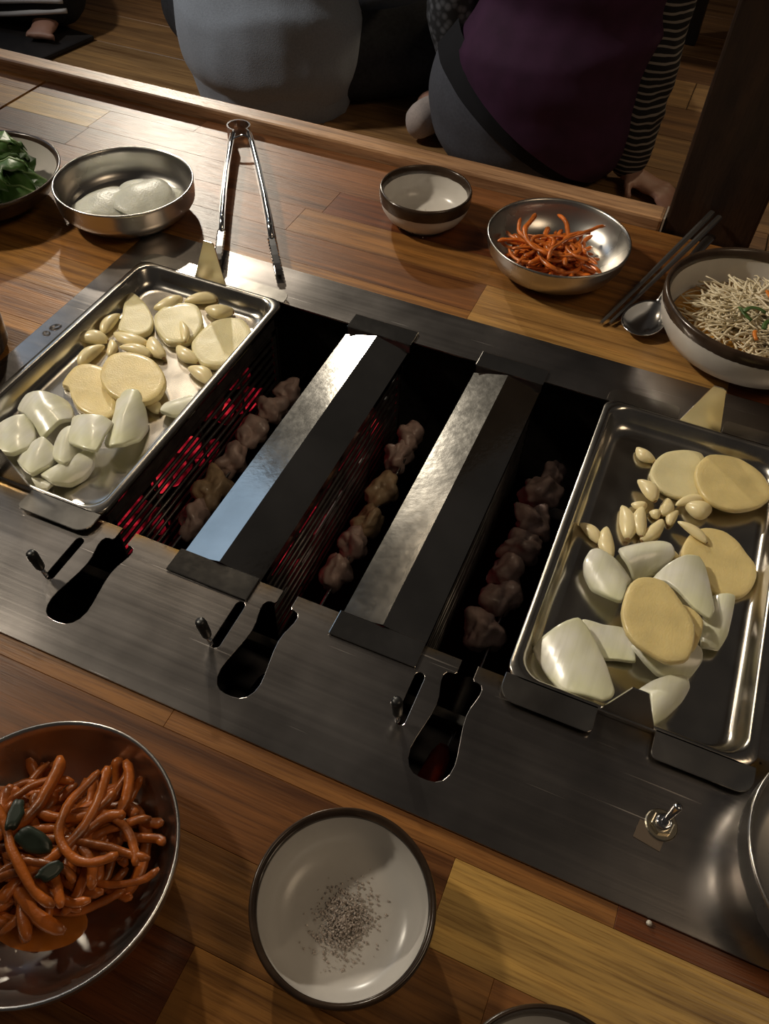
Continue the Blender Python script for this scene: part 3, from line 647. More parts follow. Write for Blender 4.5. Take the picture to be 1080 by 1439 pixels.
SLICES = {
    'LP1': (-0.01, 0.006, 0, ((-0.4411, 0.4854), (-0.4229, 0.478), (-0.405, 0.4642), (-0.3967, 0.4529), (-0.3951, 0.443), (-0.4011, 0.4351), (-0.4132, 0.4343), (-0.4212, 0.4355), (-0.4288, 0.4526), (-0.4376, 0.4686))),
    'LP2': (-0.01, 0.007, 0, ((-0.403, 0.4659), (-0.4009, 0.4803), (-0.3905, 0.4913), (-0.3773, 0.4932), (-0.3648, 0.4822), (-0.3566, 0.4687), (-0.354, 0.453), (-0.3599, 0.4426), (-0.3721, 0.438), (-0.3868, 0.4456), (-0.3975, 0.4554))),
    'LP3': (-0.01, 0.007, 0, ((-0.352, 0.4796), (-0.3417, 0.4907), (-0.329, 0.4929), (-0.3166, 0.4837), (-0.3097, 0.4722), (-0.3074, 0.4547), (-0.3086, 0.4382), (-0.3169, 0.4295), (-0.3295, 0.4262), (-0.3433, 0.4335), (-0.3532, 0.445), (-0.3547, 0.461))),
    'LP4': (-0.0035, 0.006, 0, ((-0.3973, 0.3809), (-0.4005, 0.3948), (-0.3961, 0.404), (-0.3832, 0.409), (-0.368, 0.4084), (-0.3521, 0.4005), (-0.3408, 0.3891), (-0.3366, 0.3747), (-0.3399, 0.3642), (-0.3487, 0.3583), (-0.3631, 0.3568), (-0.3776, 0.3606), (-0.3899, 0.3694))),
    'LP5': (-0.01, 0.006, 0, ((-0.4204, 0.3572), (-0.4233, 0.3693), (-0.4236, 0.3807), (-0.4135, 0.3874), (-0.3941, 0.387), (-0.3752, 0.3698), (-0.3616, 0.3477), (-0.362, 0.3399), (-0.3739, 0.3367), (-0.3902, 0.3394), (-0.4049, 0.3484), (-0.4132, 0.3562))),
    'LO0': (-0.01, 0.004, 0.008, ((-0.3291, 0.3616), (-0.3322, 0.3742), (-0.3275, 0.3829), (-0.317, 0.3868), (-0.3104, 0.3827), (-0.3057, 0.3726), (-0.3119, 0.3662), (-0.3193, 0.362))),
    'LO1': (-0.01, 0.004, 0.014, ((-0.4302, 0.3162), (-0.4297, 0.3287), (-0.4205, 0.3374), (-0.4055, 0.3438), (-0.3928, 0.3356), (-0.3839, 0.3244), (-0.3871, 0.3145), (-0.3881, 0.3041), (-0.3918, 0.2975), (-0.405, 0.3061), (-0.4175, 0.3119))),
    'LO2': (-0.01, 0.004, 0.01, ((-0.43, 0.2961), (-0.4237, 0.3075), (-0.4181, 0.3135), (-0.4065, 0.3072), (-0.3983, 0.2978), (-0.3951, 0.2849), (-0.3996, 0.2749), (-0.4106, 0.2729), (-0.4255, 0.2754), (-0.4372, 0.2861))),
    'LO3': (-0.01, 0.004, 0.01, ((-0.3987, 0.2753), (-0.3923, 0.2815), (-0.3942, 0.2901), (-0.3905, 0.2983), (-0.3794, 0.2954), (-0.3722, 0.2877), (-0.3706, 0.2761), (-0.3736, 0.2642), (-0.3842, 0.2668))),
    'LO4': (-0.009, 0.004, 0.012, ((-0.3806, 0.2945), (-0.3823, 0.3066), (-0.3757, 0.3163), (-0.3629, 0.3092), (-0.3569, 0.2961), (-0.3568, 0.2813), (-0.3645, 0.2817), (-0.3725, 0.2857))),
    'LO5': (0.003, 0.003, 0.005, ((-0.3778, 0.3193), (-0.3694, 0.3249), (-0.3581, 0.3302), (-0.3486, 0.3291), (-0.3449, 0.3151), (-0.3393, 0.2972), (-0.3501, 0.2953), (-0.3661, 0.2988))),
    'LO6': (-0.009, 0.004, 0.014, ((-0.3666, 0.3574), (-0.3622, 0.3659), (-0.3528, 0.3693), (-0.3408, 0.3591), (-0.3311, 0.3464), (-0.3266, 0.3286), (-0.3292, 0.3145), (-0.3376, 0.309), (-0.3465, 0.3128), (-0.3505, 0.3272), (-0.3566, 0.3412))),
    'LO7': (-0.01, 0.004, 0.008, ((-0.3715, 0.269), (-0.3676, 0.2814), (-0.3601, 0.2911), (-0.3583, 0.302), (-0.3479, 0.3031), (-0.3421, 0.2933), (-0.3425, 0.2839), (-0.3476, 0.2711), (-0.3574, 0.2651))),
    'LO8': (-0.01, 0.003, 0.003, ((-0.3768, 0.265), (-0.3687, 0.2687), (-0.3599, 0.2669), (-0.3609, 0.2619), (-0.3698, 0.2608))),
    'RP1': (-0.01, 0.005, 0, ((0.0394, 0.4654), (0.0407, 0.4797), (0.0466, 0.4917), (0.0575, 0.4999), (0.0692, 0.5032), (0.0748, 0.5002), (0.081, 0.4789), (0.0795, 0.4565), (0.0644, 0.448), (0.0524, 0.4496), (0.0443, 0.4559))),
    'RP2': (-0.0045, 0.005, 0, ((0.0704, 0.4714), (0.0712, 0.4852), (0.0764, 0.4967), (0.0877, 0.502), (0.0995, 0.5029), (0.1107, 0.4991), (0.1182, 0.4936), (0.1227, 0.487), (0.1269, 0.4746), (0.1199, 0.4602), (0.1063, 0.449), (0.0954, 0.4461), (0.0836, 0.449), (0.0755, 0.4579))),
    'RP3': (-0.01, 0.005, 0, ((0.0755, 0.3946), (0.0752, 0.4072), (0.0794, 0.4209), (0.0886, 0.4285), (0.0996, 0.4301), (0.1094, 0.4255), (0.1178, 0.4165), (0.1252, 0.4074), (0.1265, 0.3959), (0.1235, 0.3838), (0.1175, 0.3758), (0.1042, 0.3715), (0.0949, 0.3744), (0.0852, 0.3795))),
    'RP4': (0.01, 0.005, 0, ((0.0443, 0.3364), (0.0483, 0.3461), (0.0577, 0.3511), (0.0663, 0.3509), (0.0763, 0.3421), (0.0857, 0.3312), (0.0898, 0.3226), (0.0909, 0.3088), (0.0887, 0.2979), (0.0787, 0.2918), (0.0689, 0.2929), (0.0586, 0.2962), (0.0507, 0.3028), (0.0443, 0.3167))),
    'RP5': (0.0035, 0.005, 0, ((0.07, 0.3417), (0.0799, 0.3435), (0.0887, 0.3414), (0.0951, 0.3356), (0.0955, 0.3242), (0.0931, 0.3118), (0.0843, 0.3079), (0.074, 0.3197))),
    'RO1': (-0.01, 0.004, 0.013, ((0.0333, 0.3794), (0.0372, 0.3857), (0.0487, 0.3928), (0.0572, 0.3967), (0.0651, 0.394), (0.0699, 0.3874), (0.0663, 0.3772), (0.0589, 0.369), (0.0496, 0.3612), (0.0414, 0.3658), (0.0358, 0.3706))),
    'RO2': (-0.01, 0.004, 0.014, ((0.0133, 0.3563), (0.015, 0.3644), (0.0197, 0.3678), (0.03, 0.3676), (0.0416, 0.3644), (0.0471, 0.3597), (0.0451, 0.3482), (0.0442, 0.3323), (0.0341, 0.334), (0.0241, 0.3386), (0.0163, 0.348))),
    'RO3': (-0.0045, 0.003, 0.01, ((0.0599, 0.3633), (0.0658, 0.3744), (0.0763, 0.3865), (0.0853, 0.3918), (0.0906, 0.3857), (0.0955, 0.3713), (0.1013, 0.3513), (0.0991, 0.3415), (0.0883, 0.3454), (0.0782, 0.3543), (0.0682, 0.3613))),
    'RO4': (-0.01, 0.003, 0.007, ((0.0992, 0.3675), (0.109, 0.372), (0.1142, 0.3721), (0.1147, 0.3553), (0.1141, 0.3409), (0.1101, 0.3274), (0.0997, 0.3248), (0.0977, 0.3432))),
    'RO5': (-0.008, 0.003, 0.014, ((0.0002, 0.281), (0.0101, 0.2961), (0.0208, 0.3084), (0.0264, 0.3066), (0.0356, 0.297), (0.0456, 0.2832), (0.0541, 0.2675), (0.0538, 0.2617), (0.0487, 0.256), (0.0376, 0.2554), (0.0244, 0.2561), (0.0136, 0.2648))),
    'RO6': (-0.01, 0.003, 0.003, ((0.0241, 0.3136), (0.0378, 0.3161), (0.0525, 0.3206), (0.058, 0.3112), (0.0629, 0.2972), (0.0516, 0.2938), (0.0427, 0.2918), (0.0341, 0.3026))),
    'RO7': (-0.01, 0.004, 0.009, ((0.0575, 0.3047), (0.0649, 0.3143), (0.0766, 0.3238), (0.0895, 0.3275), (0.0988, 0.3212), (0.1008, 0.3118), (0.0971, 0.3011), (0.0884, 0.2952), (0.0773, 0.2932), (0.0668, 0.2965))),
    'RO8': (-0.01, 0.004, 0.013, ((0.0665, 0.2757), (0.0736, 0.2847), (0.0836, 0.2918), (0.0929, 0.2944), (0.0965, 0.2892), (0.094, 0.2785), (0.087, 0.2643), (0.0814, 0.2567), (0.078, 0.2584), (0.074, 0.2743))),
}
CLOVES = {
    'LG1': ((-0.4343, 0.4559), (-0.4312, 0.427), 0.0169, -0.005),
    'LG2': ((-0.4461, 0.4115), (-0.4207, 0.4195), 0.0196, -0.005),
    'LG3': ((-0.4227, 0.4311), (-0.3882, 0.431), 0.0179, -0.005),
    'LG4': ((-0.4061, 0.4163), (-0.3763, 0.4184), 0.0148, -0.005),
    'LG5': ((-0.3907, 0.4402), (-0.3659, 0.4214), 0.0181, -0.005),
    'LG6': ((-0.4204, 0.4238), (-0.4085, 0.405), 0.0119, -0.005),
    'LG7': ((-0.4201, 0.4136), (-0.4236, 0.3839), 0.0179, -0.005),
    'LG8': ((-0.3755, 0.4646), (-0.3566, 0.442), 0.0107, -0.005),
    'LG9': ((-0.3644, 0.4404), (-0.337, 0.4292), 0.0169, -0.005),
    'LG10': ((-0.3405, 0.4197), (-0.3145, 0.411), 0.0186, -0.005),
    'LG11': ((-0.4104, 0.4743), (-0.3972, 0.499), 0.0204, -0.005),
    'LG12': ((-0.3927, 0.4965), (-0.3681, 0.5109), 0.0176, -0.005),
    'LG13': ((-0.3695, 0.4941), (-0.3448, 0.5015), 0.0211, -0.005),
    'LG14': ((-0.3497, 0.3686), (-0.3326, 0.3642), 0.0141, -0.005),
    'RG1': ((0.0245, 0.4886), (0.0401, 0.4794), 0.0129, -0.005),
    'RG2': ((0.0324, 0.4504), (0.0483, 0.435), 0.0147, -0.005),
    'RG3': ((0.033, 0.4285), (0.0438, 0.4329), 0.0105, -0.005),
    'RG4': ((0.0272, 0.4238), (0.0373, 0.3949), 0.0152, -0.005),
    'RG5': ((0.041, 0.4274), (0.0456, 0.4001), 0.0129, -0.005),
    'RG6': ((0.0571, 0.4239), (0.047, 0.3981), 0.0117, -0.005),
    'RG7': ((0.0333, 0.4225), (0.0372, 0.4134), 0.0063, -0.005),
    'RG8': ((0.057, 0.446), (0.0556, 0.4273), 0.012, -0.005),
    'RG9': ((0.0662, 0.4377), (0.0624, 0.421), 0.0089, -0.005),
    'RG10': ((0.0631, 0.439), (0.0826, 0.4551), 0.01, -0.005),
    'RG11': ((0.0691, 0.4432), (0.0882, 0.4465), 0.0189, -0.005),
    'RG12': ((0.0028, 0.3949), (0.0197, 0.383), 0.0118, -0.005),
    'RG13': ((0.021, 0.3993), (0.03, 0.3726), 0.0133, -0.005),
    'RG14': ((0.067, 0.4218), (0.0893, 0.4111), 0.0096, -0.005),
    'RG15': ((0.0574, 0.4021), (0.0738, 0.3938), 0.0093, -0.005),
    'RG16': ((0.0469, 0.4274), (0.0543, 0.424), 0.0104, -0.005),
}
# ------------------------------------------------------------------ food on the trays
def slice_mesh(name, z0, th, dome, pts, mat, seed, cup=False):
    P = [Vector((x, y, 0)) for x, y in pts]; c = sum(P, Vector()) / len(P)
    if sum((P[i].x - c.x) * (P[(i + 1) % len(P)].y - c.y) - (P[(i + 1) % len(P)].x - c.x) * (P[i].y - c.y) for i in range(len(P))) < 0: P.reverse()
    n = 40                                                       # smooth closed outline
    Q = []
    m = len(P)
    for i in range(n):
        t = i / n * m; k = int(t); u = t - k
        a, b, d, e = P[(k - 1) % m], P[k % m], P[(k + 1) % m], P[(k + 2) % m]
        T = 0.5 if dome else 0.85                                # cut onion keeps its corners
        t0, t1 = (d - a) * 0.5 * T, (e - b) * 0.5 * T
        Q.append(b * (2 * u ** 3 - 3 * u * u + 1) + t0 * (u ** 3 - 2 * u * u + u) + d * (3 * u * u - 2 * u ** 3) + t1 * (u ** 3 - u * u))
    # main axis, so onion layers arch across their short side
    xx = sum((q.x - c.x) ** 2 for q in Q); yy = sum((q.y - c.y) ** 2 for q in Q); xy = sum((q.x - c.x) * (q.y - c.y) for q in Q)
    ang = 0.5 * math.atan2(2 * xy, xx - yy); ax = Vector((math.cos(ang), math.sin(ang), 0)); bx = Vector((-ax.y, ax.x, 0))
    ra = max(abs((q - c).dot(ax)) for q in Q); rb = max(abs((q - c).dot(bx)) for q in Q)
    off = Vector((seed * 3.7, seed * 1.3, 0))
    def hgt(p):
        a, b = (p - c).dot(ax) / ra, (p - c).dot(bx) / rb
        return 0.85 * dome * max(0, (1 - 1.0 * b * b - 0.12 * a * a)) + 0.0007 * noise.noise(p * 70 + off) + (0.0012 * noise.noise(p * 30 + off) if dome else 0)
    if dome: prof = [(0.985, 0.0), (1.0, 0.15), (1.0, 0.85), (0.985, 1.0), (0.93, 1), (0.75, 1), (0.5, 1), (0.25, 1)]
    else: prof = [(0.955, 0.0), (0.992, 0.18), (1.0, 0.55), (0.985, 0.88), (0.95, 1.0), (0.8, 1), (0.6, 1), (0.35, 1)]
    v = []; f = []; loc = Vector((c.x, c.y, z0))
    for s, h in prof:
        for q in Q:
            p = c + (q - c) * s
            v.append(Vector((p.x, p.y, z0 + th * h + hgt(p))) - loc)
    top = len(v); v.append(Vector((c.x, c.y, z0 + th + hgt(c))) - loc)
    for i in range(len(prof) - 1):
        for k in range(n): k2 = (k + 1) % n; f.append((i * n + k, i * n + k2, (i + 1) * n + k2, (i + 1) * n + k))
    b = (len(prof) - 1) * n
    for k in range(n): f.append((b + k, b + (k + 1) % n, top))
    # underside follows the arch
    for s in (0.7, 0.4):
        for q in Q:
            p = c + (q - c) * s; v.append(Vector((p.x, p.y, z0 + hgt(p))) - loc)
    u1, u2 = top + 1, top + 1 + n; bot = len(v); v.append(Vector((c.x, c.y, z0 + hgt(c))) - loc)
    for k in range(n):
        k2 = (k + 1) % n; f.append((k2, k, u1 + k, u1 + k2)); f.append((u1 + k2, u1 + k, u2 + k, u2 + k2)); f.append((u2 + k2, u2 + k, bot))
    o = mesh_obj(name, v, f, mat, None, smooth=True); o.location = loc
    return o
def clove_mesh(a, b, w, z, seed, cut=False):
    """a peeled garlic clove: plump, one flat cheek, blunt root end at b, pointed tip at a"""
    A, B = Vector((*a, z)), Vector((*b, z)); d = B - A; Ln = d.length; d.normalize(); s = Vector((-d.y, d.x, 0)); n, m = 16, 14
    c = (A + B) / 2; v = []; f = []; sg = 1 if seed % 2 else -1
    h = w * 0.86; rnd = random.Random(seed)
    for i in range(m + 1):
        u = i / m; t = u
        r = (math.sin(PI * min(1, t * 0.93 + 0.03)) ** 0.62) * (0.72 + 0.28 * t) if 0 < i < m else (0.10 if i == 0 else 0.30)
        bend = sg * w * 0.16 * (1 - (2 * t - 1) ** 2)
        for k in range(n):
            q = 2 * PI * k / n; cy, cz = math.cos(q), math.sin(q)
            cz = cz if cz > 0 else cz * 0.55
            rr = r * (1 + 0.05 * noise.noise(Vector((t * 3, cy, cz + seed))))
            v.append(A + d * (Ln * t) + s * (w / 2 * rr * cy + bend) + Vector((0, 0, h / 2 * rr * cz + h * 0.02)) - c)
    for i in range(m):
        for k in range(n): k2 = (k + 1) % n; f.append((i * n + k, i * n + k2, (i + 1) * n + k2, (i + 1) * n + k))
    f.append(tuple(range(n - 1, -1, -1))); f.append(tuple(m * n + k for k in range(n)))
    mn = min(p.z for p in v)
    o = mesh_obj('garlic_clove', v, f, M['garlic'], None, smooth=True); o.location = (c.x, c.y, -0.0098 - mn)
    return o, c, d, Ln, h
LAB = {
 'LP1': ('potato_slice', 'half-hidden pale potato slice against the far left corner of the left tray'),
 'LP2': ('potato_slice', 'small glistening round potato slice below three garlic cloves, left tray'),
 'LP3': ('potato_slice', 'greyish potato slice by the pit-side wall of the left tray'),
 'LP4': ('potato_slice', 'large round potato slice lying on top of another in the left tray'),
 'LP5': ('potato_slice', 'potato slice partly covered by the large round one, left tray'),
 'LO0': ('onion_piece', 'lone small onion piece by the pit-side edge of the left tray'),
 'LO1': ('onion_piece', 'greenish domed onion piece at the left of the onion heap, left tray'),
 'LO2': ('onion_piece', 'ribbed white onion piece running off the left border of the picture'),
 'LO3': ('onion_piece', 'white crescent of onion beside the near tab of the left tray'),
 'LO4': ('onion_piece', 'small upright onion piece tucked beneath the square one, left tray'),
 'LO5': ('onion_piece', 'squarish onion layer lying on top of the onion heap, left tray'),
 'LO6': ('onion_piece', 'tall curled white onion piece touching the large potato, left tray'),
 'LO7': ('onion_piece', 'long curved onion strip at the bottom of the heap, left tray'),
 'LO8': ('onion_piece', 'tiny onion scrap at the near end of the left tray'),
 'RP1': ('potato_slice', 'pale potato slice tucked under another at the far end, right tray'),
 'RP2': ('potato_slice', 'pointed potato slice overlapping another at the far end, right tray'),
 'RP3': ('potato_slice', 'potato slice against the right wall below the garlic, right tray'),
 'RP4': ('potato_slice', 'big yellow oval potato slice on top of the onions, right tray'),
 'RP5': ('potato_slice', 'potato slice peeking from beneath the big yellow oval one'),
 'RO1': ('onion_piece', 'smooth domed onion piece just below the garlic heap, right tray'),
 'RO2': ('onion_piece', 'barrel-shaped onion piece with a torn end, right tray'),
 'RO3': ('onion_piece', 'large triangular onion layer beside the big yellow potato slice'),
 'RO4': ('onion_piece', 'white onion layer below the wall-side potato slice, right tray'),
 'RO5': ('onion_piece', 'largest white onion layer in the near left corner, right tray'),
 'RO6': ('onion_piece', 'flat onion strip between the largest layer and the yellow potato'),
 'RO7': ('onion_piece', 'rounded onion layer showing below the big yellow potato slice'),
 'RO8': ('onion_piece', 'grooved onion wedge behind the near tab of the right tray'),
 'LG1': 'upright garlic clove left of the pale corner potato, left tray',
 'LG2': 'garlic clove nearest the left wall of the left tray',
 'LG3': 'long garlic clove just below the pale corner potato, left tray',
 'LG4': 'garlic clove lying along the top of the large round potato, left tray',
 'LG5': 'whitish upright garlic clove below the glistening potato, left tray',
 'LG6': 'short garlic clove squeezed between three others, left tray',
 'LG7': 'garlic clove pointing at the half-covered potato slice, left tray',
 'LG8': 'narrow garlic clove leaning on the glistening potato slice, left tray',
 'LG9': 'garlic clove touching the corner of the greyish potato, left tray',
 'LG10': 'lone garlic clove close to the pit-side wall, left tray',
 'LG11': 'garlic clove above the glistening potato, first from the corner, left tray',
 'LG12': 'garlic clove with a dark end at the middle of the far row, left tray',
 'LG13': 'garlic clove at the right end of the far row, left tray',
 'LG14': 'garlic clove half hidden under the large round potato slice, left tray',
 'RG1': 'lone small garlic clove at the far end of the right tray',
 'RG2': 'garlic clove at the top of the garlic heap, right tray',
 'RG3': 'garlic clove with a brown cut end under the topmost clove, right tray',
 'RG4': 'largest plump garlic clove at the left of the heap, right tray',
 'RG5': 'upright garlic clove in the middle of the heap, right tray',
 'RG6': 'slanting garlic clove just above the domed onion, right tray',
 'RG7': 'tiny garlic clove wedged between two plump ones, right tray',
 'RG8': 'garlic clove right of the topmost clove in the heap, right tray',
 'RG9': 'small garlic clove left of the split pair, right tray',
 'RG10': 'upper garlic clove of the split pair below the potatoes, right tray',
 'RG11': 'lower wide garlic clove of the split pair, right tray',
 'RG12': 'garlic clove furthest left in the right tray, on bare steel',
 'RG13': 'tall garlic clove above the barrel-shaped onion, right tray',
 'RG14': 'thin garlic sliver lying on the wall-side potato slice, right tray',
 'RG15': 'garlic sliver behind the domed onion piece, right tray',
 'RG16': 'garlic clove behind the upright one in the heap, right tray',
}
def tray_food():
    for i, (k, (z0, th, dome, pts)) in enumerate(SLICES.items()):
        nm, lab = LAB[k]
        mat = M['onion'] if nm == 'onion_piece' else (M['potato_pale'] if k in ('LP1', 'LP2', 'LP3', 'RP1') else M['potato'])
        o = slice_mesh(nm, z0 + 0.0002, th, dome, pts, mat, i)
        tag(o, lab, 'onion' if nm == 'onion_piece' else 'potato', ('onion pieces' if nm == 'onion_piece' else 'potato slices') + (' on the left tray' if k[0] == 'L' else ' on the right tray'))
    up = {'LG8': .007, 'RG14': .0055, 'RG2': .004, 'RG10': .003, 'RG5': .002, 'LG4': 0.002, 'LG6': 0}
    for i, (k, (a, b, w, z)) in enumerate(CLOVES.items()):
        if k[0] == 'L': w *= 0.88
        o, c, d, Ln, h = clove_mesh(a, b, w, z, i)
        o.location.z += up.get(k, 0)
        tag(o, LAB[k], 'garlic', 'garlic cloves on the left tray' if k[0] == 'L' else 'garlic cloves on the right tray')
        e = MB().add(*tube_vf([d * (Ln * .5 - .0008), d * (Ln * .5 + .0006)], [w * .13, w * .10], 10, 0.8)).build('root_end', M['garlic_end'], o, smooth=False)
tray_food()

# ------------------------------------------------------------------ bowls
def steel_bowl(loc, R, h, label, seed=0):
    t = empty('steel_bowl', loc); tag(t, label, 'bowl')
    prof = [(0, 0), (.60 * R, 0), (.66 * R, .001), (.72 * R, .0035), (.90 * R, .0165), (.955 * R, .022), (.985 * R, .028), (.995 * R, h - .004), (1.005 * R, h - .001), (1.0 * R, h + .0002), (.985 * R, h + .0005), (.968 * R, h - .0008), (.955 * R, h - .005),
            (.925 * R, h - .013), (.86 * R, h - .023), (.74 * R, h - .0315), (.55 * R, h - .037), (.3 * R, h - .0388), (0, h - .039)]
    if seed == 0:
        out = [(0, 0), (.66 * R, 0), (.70 * R, .0008), (.78 * R, .0045), (.955 * R, .0145), (.990 * R, .0180), (.998 * R, .022)]
        inn = [(.955 * R, h - .005), (.945 * R, .022), (.92 * R, .014), (.86 * R, .0085), (.76 * R, .0062), (.5 * R, .0055), (0, .005)]
    else:
        out = [(0, 0), (.54 * R, 0), (.58 * R, .0008), (.70 * R, .0035), (.87 * R, .0115), (.965 * R, .0215), (.992 * R, .028)]
        inn = [(.955 * R, h - .005), (.90 * R, .0225), (.80 * R, .0140), (.66 * R, .0088), (.45 * R, .0062), (.2 * R, .0053), (0, .005)]
    prof = out + [(1.0 * R, h - .003), (1.008 * R, h - .001), (1.004 * R, h + .0004), (.99 * R, h + .0006), (.972 * R, h - .0008)] + inn
    v, f = lathe_vf(prof, 72); o = mesh_obj('shell', v, f, M['bowl'], t, smooth=True)
    return t
RB = steel_bowl((-0.5120, 0.5896, 0), .0665, .036, 'steel bowl of translucent white radish slices near the tongs')
CB = steel_bowl((-0.1007, 0.6850, 0), .0662, .036, 'steel bowl of orange shredded pickle at the far side of the table', 1)
SB = steel_bowl((-0.1851, 0.0497, 0), .0656, .036, 'steel bowl of saucy red pickle strips at the lower left corner', 1)
EB = steel_bowl((0.1925, 0.2041, 0.0020), .064, .036, 'steel bowl on the grill plate cut off by the right border')
def ceramic_bowl(loc, R, h, label, band, name='ceramic_bowl', white=None, wide=0):
    t = empty(name, loc); tag(t, label, 'bowl')
    w = white or M['white_glaze']
    prof = [(0, .0012), (.50 * R, .0012), (.52 * R, 0), ((.60 + .08 * wide) * R, 0), ((.63 + .10 * wide) * R, .002), ((.84 + .07 * wide) * R, .26 * h), ((.94 + .03 * wide) * R, .48 * h), (.985 * R, .75 * h), (.985 * R, h - .002), (.972 * R, h - .0004), (.945 * R, h - .001), (.925 * R, h - .006), (.885 * R, h * .45), (.82 * R, h * .28), (.70 * R, .16 * h), (.55 * R, .125 * h), (0, .12 * h)]
    v, f = lathe_vf(prof, 72); mesh_obj('body', v, f, w, t, smooth=True)
    e = .0004; rnd = random.Random(int(R * 9000)); off = rnd.uniform(0, 99)
    zi = h - band * .62
    def xr(z): return (.925 + (.885 - .925) * (h - .006 - z) / max(1e-6, (h - .006 - .45 * h))) * R
    rim = [(.973 * R + e, h - band), (.990 * R + e, h - band * .5), (.990 * R + e, h - .002), (.975 * R, h + e), (.943 * R, h - .001 + e), (.925 * R - e, h - .006), (xr(zi) - e, zi)]
    jit = lambda i, a: (0.0007 * noise.noise(Vector((math.cos(a) * 6 + off, math.sin(a) * 6, i))) if i in (0, 6) else 0)
    v, f = lathe_vf(rim, 96, jitter=jit); mesh_obj('glazed_rim', v, f, M['brown_glaze'], t, smooth=True)
    return t
SC1 = ceramic_bowl((-0.2429, 0.7100, 0), .0459, .036, 'small white bowl with brown rim and salt by the far table edge', .0125)
SC2 = ceramic_bowl((-0.0431, 0.0880, 0), .0442, .034, 'white brown-rimmed dish with peppery salt at the near table edge', .007)
SC3 = ceramic_bowl((0.0700, 0.0440, 0), .044, .036, 'brown-rimmed bowl barely showing at the bottom border', .014)
SC4 = ceramic_bowl((-0.5190, 0.3490, 0), .044, .036, 'dark bowl rim just showing at the left border', .03)
NB = ceramic_bowl((0.0822, 0.6418, 0), .0800, .050, 'big white bowl with brown rim full of shredded salad', .0125, wide=.25)
def greens_plate():
    R = .080; t = empty('side_plate', (-0.6530, 0.5455, 0)); tag(t, 'dark-rimmed white plate of green leaves at the left border', 'plate')
    prof = [(0, 0), (.55 * R, 0), (.60 * R, .002), (.86 * R, .016), (.97 * R, .030), (1.0 * R, .0345), (.985 * R, .0355), (.955 * R, .034), (.93 * R, .029)]
    v, f = lathe_vf(prof, 72); mesh_obj('shell', v, f, M['brown_glaze'], t, smooth=True)
    v, f = lathe_vf([(.945 * R, .0318), (.925 * R, .0285), (.82 * R, .015), (.55 * R, .006), (0, .0055)], 72); mesh_obj('white_lining', v, f, M['white_glaze'], t, smooth=True)
    rnd = random.Random(12); protos = []
    for q in range(5):
        nu, nv = 9, 7; v = []; f = []; L = rnd.uniform(.055, .075); W = rnd.uniform(.020, .027); off = Vector((q * 11, 3, 1)); L *= .68; W *= .78
        for i in range(nu):
            u = i / (nu - 1); hw = W * (math.sin(PI * (0.06 + .90 * u)) ** .65) * (1.15 - .35 * u)
            for j in range(nv):
                s = j / (nv - 1) * 2 - 1
                fr = 0.009 * abs(s) ** 2 * noise.noise(Vector((u * 9, s * 2, q * 5)))* 2
                v.append((s * hw + .002 * noise.noise(Vector((u * 6, s, q + 9.))), (u - .5) * L, 0.012 * (1 - (2 * u - 1) ** 2) - .006 * s * s + fr + .006 * noise.noise(Vector((u * 3.3, s * 1.9, q * 2.)))))
        for i in range(nu - 1):
            for j in range(nv - 1): a = i * nv + j; f.append((a, a + 1, a + nv + 1, a + nv))
        o = mesh_obj('salad_leaf', v, f, M['leaf'], None, smooth=True)
        md = o.modifiers.new('t', 'SOLIDIFY'); md.thickness = .0006
        mid = [v[i * nv + nv // 2] for i in range(nu)]
        MB().add(*tube_vf([(a, b, c + .0004) for a, b, c in mid], [.0014 - .0009 * i / (nu - 1) for i in range(nu)], 5)).build('rib', M['leaf_stem'], o, smooth=True)
        protos.append(o)
    for i in range(36):
        o = protos[i] if i < 5 else dup_tree(protos[i % 5])
        a = rnd.uniform(0, 2 * PI); r = .044 * math.sqrt(rnd.random())
        x, y = r * math.cos(a), r * math.sin(a) - .004
        o.location = (-0.6480 + x, 0.5475 + y, .022 + .022 * (1 - (r / .055) ** 2) * (i + 4) / 40 + .008 * rnd.random())
        o.rotation_euler = (rnd.uniform(-.5, .5), rnd.uniform(-.6, .6), rnd.uniform(0, 6.28))
        tag(o, 'dark green salad leaf in the heap on the plate at the left border', 'leaf', 'green leaves on the left plate')
greens_plate()

